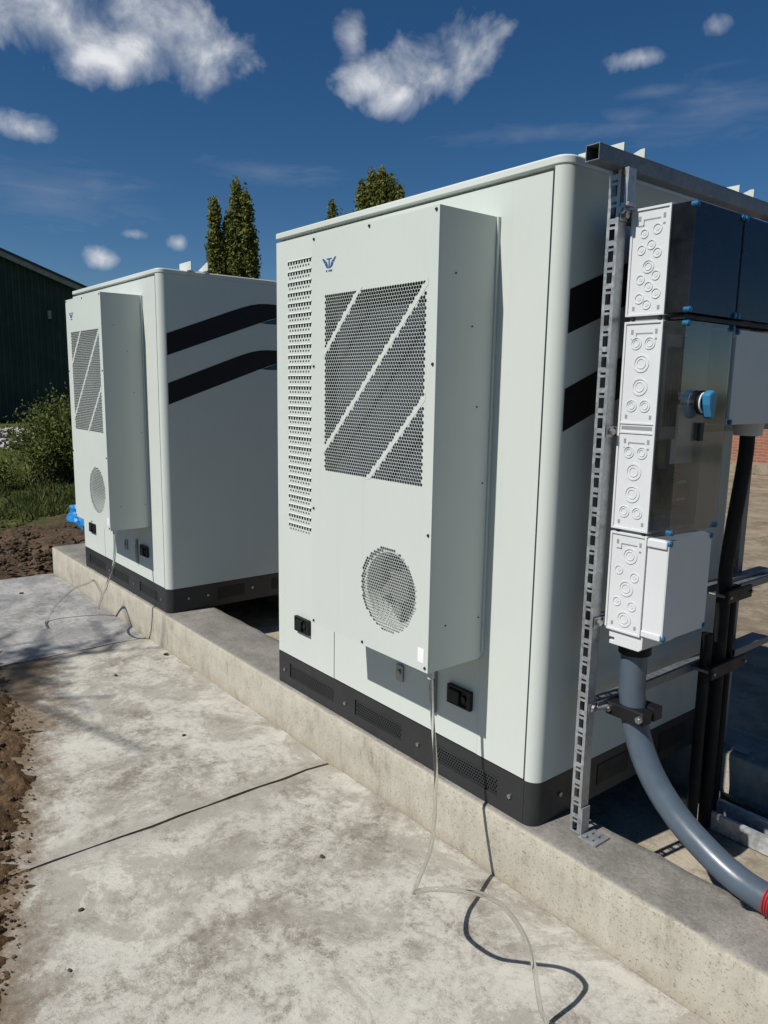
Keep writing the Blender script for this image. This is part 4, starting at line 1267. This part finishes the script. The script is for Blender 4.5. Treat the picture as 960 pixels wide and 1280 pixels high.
# white flange with a cut-out under the lowest box
m = MB(); m.prism([(0.146, 0.9795), (0.268, 0.9795), (0.268, 0.94), (0.256, 0.93), (0.148, 0.93), (0.148, 0.943), (0.166, 0.943), (0.166, 0.953), (0.146, 0.953)], 'y', 0.155, 0.345); aw1(m, 'gland_flange', PLASTW, bevel=0.002)
# joints between the boxes: dark sealing gaskets
for add, za, zb in ((a1, 1.9545, 1.9685), (aw1, 1.3045, 1.3135)):
    m = MB(); m.box(0.145, 0.256, 0.156, 0.41, za, zb); add(m, 'gasket', SHAFTG)
    for xx in (0.156, 0.246):
        m = MB(); m.cyl((xx, 0.1485, (za + zb) / 2), (xx, 0.1555, (za + zb) / 2), 0.006, n=8); add(m, 'joint_screw', SCREWM)
m = MB(); m.box(0.275, 0.32, 0.165, 1.0, 1.9555, 1.9675); a2(m, 'gasket', BLACKP)

# ================================================================== PIPES AND CABLES
pp = [(0.186, 0.25, 0.93), (0.185, 0.25, 0.804), (0.189, 0.25, 0.735), (0.221, 0.25, 0.604), (0.285, 0.248, 0.488), (0.382, 0.243, 0.395), (0.499, 0.235, 0.331), (0.605, 0.224, 0.298), (0.70, 0.213, 0.292), (0.76, 0.207, 0.292)]
pc = MB(); pc.tube(spline(pp, 8), 0.0435, 20)
pipe = pc.build('pipe', PVC, smooth=60)
tag(pipe, 'thick slate grey plastic pipe curving from the lowest box down on to the kerb', 'pipe')
m = MB(); m.ring((0.186, 0.25), 'z', 0.044, 0.053, 0.888, 0.9295, 24); m.build('pipe_collar', PVCD, pipe, smooth=40)
m = MB()
rc_pts = spline([(0.70, 0.213, 0.2965), (0.76, 0.206, 0.2975), (0.85, 0.19, 0.2975), (1.1, 0.16, 0.297), (1.5, 0.1, 0.297)], 22)
m.tube(rc_pts, 0.05, 18, rf=lambda j: 0.0515 if j % 3 else 0.0462)
tag(m.build('corrugated_conduit', REDC, smooth=50), 'red ribbed conduit on the kerb joined to the grey pipe', 'conduit')
# clamp holding the pipe to the low rail
c0 = (0.195, 0.25, 0.66)
cl = empty('pipe_clamp', c0, 'black pipe clamp with two steel bolts around the thick grey pipe', 'clamp', 'pipe clamps on the strut rails')
def cbuild(m, name, mat, c, par, **kw):
    m.v = [(a - c[0], b - c[1], d - c[2]) for a, b, d in m.v]; return m.build(name, mat, par, **kw)
for sg in (-1, 1):
    m = MB(); arc = [(0.195 + 0.045 * math.sin(R(a)), 0.25 + sg * 0.045 * math.cos(R(a))) for a in range(-80, 81, 16)]
    poly = [(0.128, 0.25 + sg * 0.006)] + arc + [(0.270, 0.25 + sg * 0.006), (0.270, 0.25 + sg * 0.058), (0.128, 0.25 + sg * 0.058)]
    m.prism(poly, 'z', 0.668, 0.714); cbuild(m, 'clamp_jaw', BLACKP, c0, cl, bevel=0.004)
for x in (0.141, 0.257):
    m = MB(); m.cyl((x, 0.18, 0.691), (x, 0.32, 0.691), 0.006, n=8); m.cyl((x, 0.182, 0.691), (x, 0.1915, 0.691), 0.0125, n=6); cbuild(m, 'bolt', STEEL, c0, cl)
m = MB(); m.tube([(0.124, 0.112, 0.700), (0.130, 0.16, 0.697), (0.136, 0.19, 0.694)], 0.009, 8); cbuild(m, 'clamp_arm', GALV, c0, cl, smooth=50)

def conduit(pts, r, label, gl=None):
    m = MB(); m.tube(spline(pts, 8), r, 14); o = m.build('conduit', PVCD, smooth=60)
    tag(o, label, 'conduit', 'dark conduits hanging on the strut frame')
    if gl:
        p, r0, h = gl; m = MB(); m.cyl(p, (p[0], p[1], p[2] - h), r0, r0 * 0.92, n=16); m.build('cable_gland', PLASTG, o, smooth=40)
    return o
conduit([(0.225, 0.815, 1.62), (0.225, 0.815, 1.52), (0.212, 0.82, 1.38), (0.185, 0.845, 1.20), (0.168, 0.865, 1.05), (0.1665, 0.87, 0.90), (0.1665, 0.875, 0.5), (0.1665, 0.885, 0.012)], 0.0262,
        'thick black conduit bending down from the grey-lidded box', ((0.225, 0.815, 1.6405), 0.052, 0.045))
conduit([(0.159, 0.785, 0.84), (0.159, 0.785, 0.5), (0.159, 0.79, 0.012)], 0.021, 'thinner dark conduit with open top end next to the thick black conduit')
conduit([(0.157, 0.962, 1.0), (0.157, 0.962, 0.6), (0.157, 0.97, 0.012)], 0.018, 'slim dark conduit between the thick black conduit and the far post')
def rail_clamp(y0, y1, z, label):
    o = empty('pipe_clamp', (0.13, (y0 + y1) / 2, z), label, 'clamp', 'pipe clamps on the strut rails'); c = (0.13, (y0 + y1) / 2, z)
    m = MB(); m.box(0.2, 0.215, y0, y1, z - 0.025, z + 0.025); cbuild(m, 'clamp_jaw', BLACKP, c, o, bevel=0.004)
    for y in (y0 + 0.012, y1 - 0.012):
        m = MB(); m.cyl((0.1320, y, z), (0.222, y, z), 0.006, n=8); cbuild(m, 'bolt', STEEL, c, o)
rail_clamp(0.735, 1.00, 0.702, 'black clamp block holding the dark conduits on the lower rail')
rail_clamp(0.81, 1.00, 0.986, 'black clamp block holding the dark conduits on the upper rail')
# short strut stubs that run past the far post
fbuild(tube_y(0.135, 0.168, 1.003, 1.30, 0.70, 0.728, 0.0025), 'rail', GALVD)
fbuild(tube_y(0.135, 0.168, 1.003, 1.30, 0.972, 1.000, 0.0025), 'rail', GALVD)

# cable trunking in the trench
ct = empty('cable_trunking', (1.2, 0.97, 0.0), 'galvanised open cable trunking lying in the trench behind the kerb', 'cable tray')
def tbuild(m, name, mat=TRAYM, **kw):
    m.v = [(a - 1.2, b - 0.97, c) for a, b, c in m.v]; return m.build(name, mat, ct, **kw)
m = MB(); m.box(0.06, 3.0, 0.884, 0.888, 0.006, 0.078); m.box(0.06, 3.0, 0.8881, 0.900, 0.074, 0.078); tbuild(m, 'side_wall')
m = MB(); m.box(0.10, 3.0, 0.962, 0.966, 0.006, 0.098); m.box(0.10, 3.0, 0.9661, 0.980, 0.094, 0.098); tbuild(m, 'side_wall')
m = MB(); m.box(0.10, 3.0, 1.04, 1.044, 0.006, 0.090); m.box(0.10, 3.0, 1.0441, 1.056, 0.086, 0.090); tbuild(m, 'side_wall', GALVD)
m = MB(); m.box(0.06, 3.0, 0.8881, 1.0399, 0.006, 0.009); tbuild(m, 'tray_floor', GALVD)
for x in (0.40, 0.46, 0.95, 1.0):
    m = MB(); m.cyl((x, 0.962, 0.05), (x, 0.956, 0.05), 0.008, n=8); tbuild(m, 'bolt', STEEL)
m = MB(); m.tube(spline([(0.06, 1.06, 0.35), (0.10, 1.055, 0.24), (0.125, 1.02, 0.15), (0.19, 0.99, 0.115), (0.27, 1.0, 0.105)], 8), 0.0036, 8)
tag(m.build('earth_wire', EARTHW, smooth=60), 'thin green and yellow earth wire beside the trunking', 'wire')

# clear drain hoses: stiff tube that loops up off the slab, its sharp shadow runs over base, kerb and slab
def hose(pts, label):
    m = MB(); m.tube(spline(pts, 8), 0.0070, 14); return tag(m.build('drain_hose', HOSEM, smooth=60), label, 'hose', 'clear drain hoses')
hose([(-0.285, -0.235, 0.775), (-0.268, -0.236, 0.62), (-0.234, -0.246, 0.455), (-0.206, -0.271, 0.358), (-0.179, -0.300, 0.292), (-0.131, -0.358, 0.246), (-0.086, -0.436, 0.222),
      (-0.02, -0.525, 0.238), (0.05, -0.588, 0.30), (0.105, -0.616, 0.350), (0.147, -0.598, 0.371), (0.192, -0.562, 0.377), (0.24, -0.520, 0.376), (0.288, -0.494, 0.366), (0.325, -0.484, 0.346),
      (0.345, -0.468, 0.311), (0.358, -0.447, 0.261), (0.373, -0.434, 0.191), (0.381, -0.423, 0.115), (0.390, -0.409, 0.045), (0.408, -0.385, 0.0085), (0.47, -0.34, 0.0085), (0.56, -0.33, 0.0085)],
     'clear drain hose from the near cabinet looping over the nearest slab')
hose([(-0.285 - S, -0.235, 0.775), (-3.343, -0.244, 0.66), (-3.331, -0.26, 0.567), (-3.342, -0.284, 0.492), (-3.369, -0.302, 0.412), (-3.397, -0.314, 0.361), (-3.445, -0.318, 0.297), (-3.485, -0.315, 0.255),
      (-3.56, -0.29, 0.217), (-3.645, -0.262, 0.207), (-3.71, -0.236, 0.220), (-3.777, -0.205, 0.257), (-3.83, -0.212, 0.318), (-3.88, -0.222, 0.338), (-3.945, -0.225, 0.312), (-4.02, -0.245, 0.28),
      (-4.12, -0.29, 0.235), (-4.18, -0.37, 0.15), (-4.20, -0.43, 0.07), (-4.18, -0.47, 0.012), (-4.12, -0.50, 0.0085), (-4.0, -0.52, 0.0085)], 'clear drain hose looping below the far cabinet')

# blue tarpaulin bundle behind the far cabinet
def bundle():
    bm = bmesh.new(); bmesh.ops.create_icosphere(bm, subdivisions=4, radius=1.0)
    for v_ in bm.verts:
        p = v_.co.copy(); n = mnoise.fractal(p * 1.7 + Vector((5, 1, 2)), 1.0, 2.0, 4); rdg = abs(mnoise.noise(p * 4.3))
        s_ = 1 + 0.28 * n - 0.18 * rdg
        v_.co = Vector((p.x * 0.48 * s_, p.y * 0.36 * s_, max(-0.22, p.z * 0.30 * s_)))
    me = bpy.data.meshes.new('tarpaulin'); bm.to_mesh(me); bm.free(); me.materials.append(BAGM)
    o = bpy.data.objects.new('tarpaulin', me); COL.objects.link(o); return o
o = bundle(); o.location = (-7.30, 1.03, 0.15); o.rotation_euler = (0, 0, 0.4)
tag(o, 'crumpled bright blue tarpaulin bundle behind the far cabinet', 'tarpaulin')

# stray stones on the slabs
for x, y, r, lab in [(-1.853, -0.451, 0.016, 'dark pebble on the slab halfway along the kerb'), (-0.613, -0.458, 0.017, 'dark stone on the nearest slab below the near cabinet'),
                     (-0.869, -1.26, 0.016, 'dark stone near the soil edge on the nearest slab'), (-3.0, -0.06, 0.028, 'dark clod against the foot of the kerb by the slab joint'),
                     (-2.837, -0.443, 0.017, 'small dark stone on the middle slab near the twig shadows'), (-5.08, -0.434, 0.022, 'dark stone alone on the far grey slab'), (-4.4, -0.38, 0.015, 'tiny stone on the far grey slab nearest the hose'),
                     (-0.62, -1.37, 0.010, 'small greenish stone lowest on the nearest slab')]:
    v, f = ico_pts(r * 0.7, 0.8); o = raw('stone', v, f, STONE); o.location = (x, y, r * 0.25)
    tag(o, lab, 'stone', 'stray stones on the slabs')
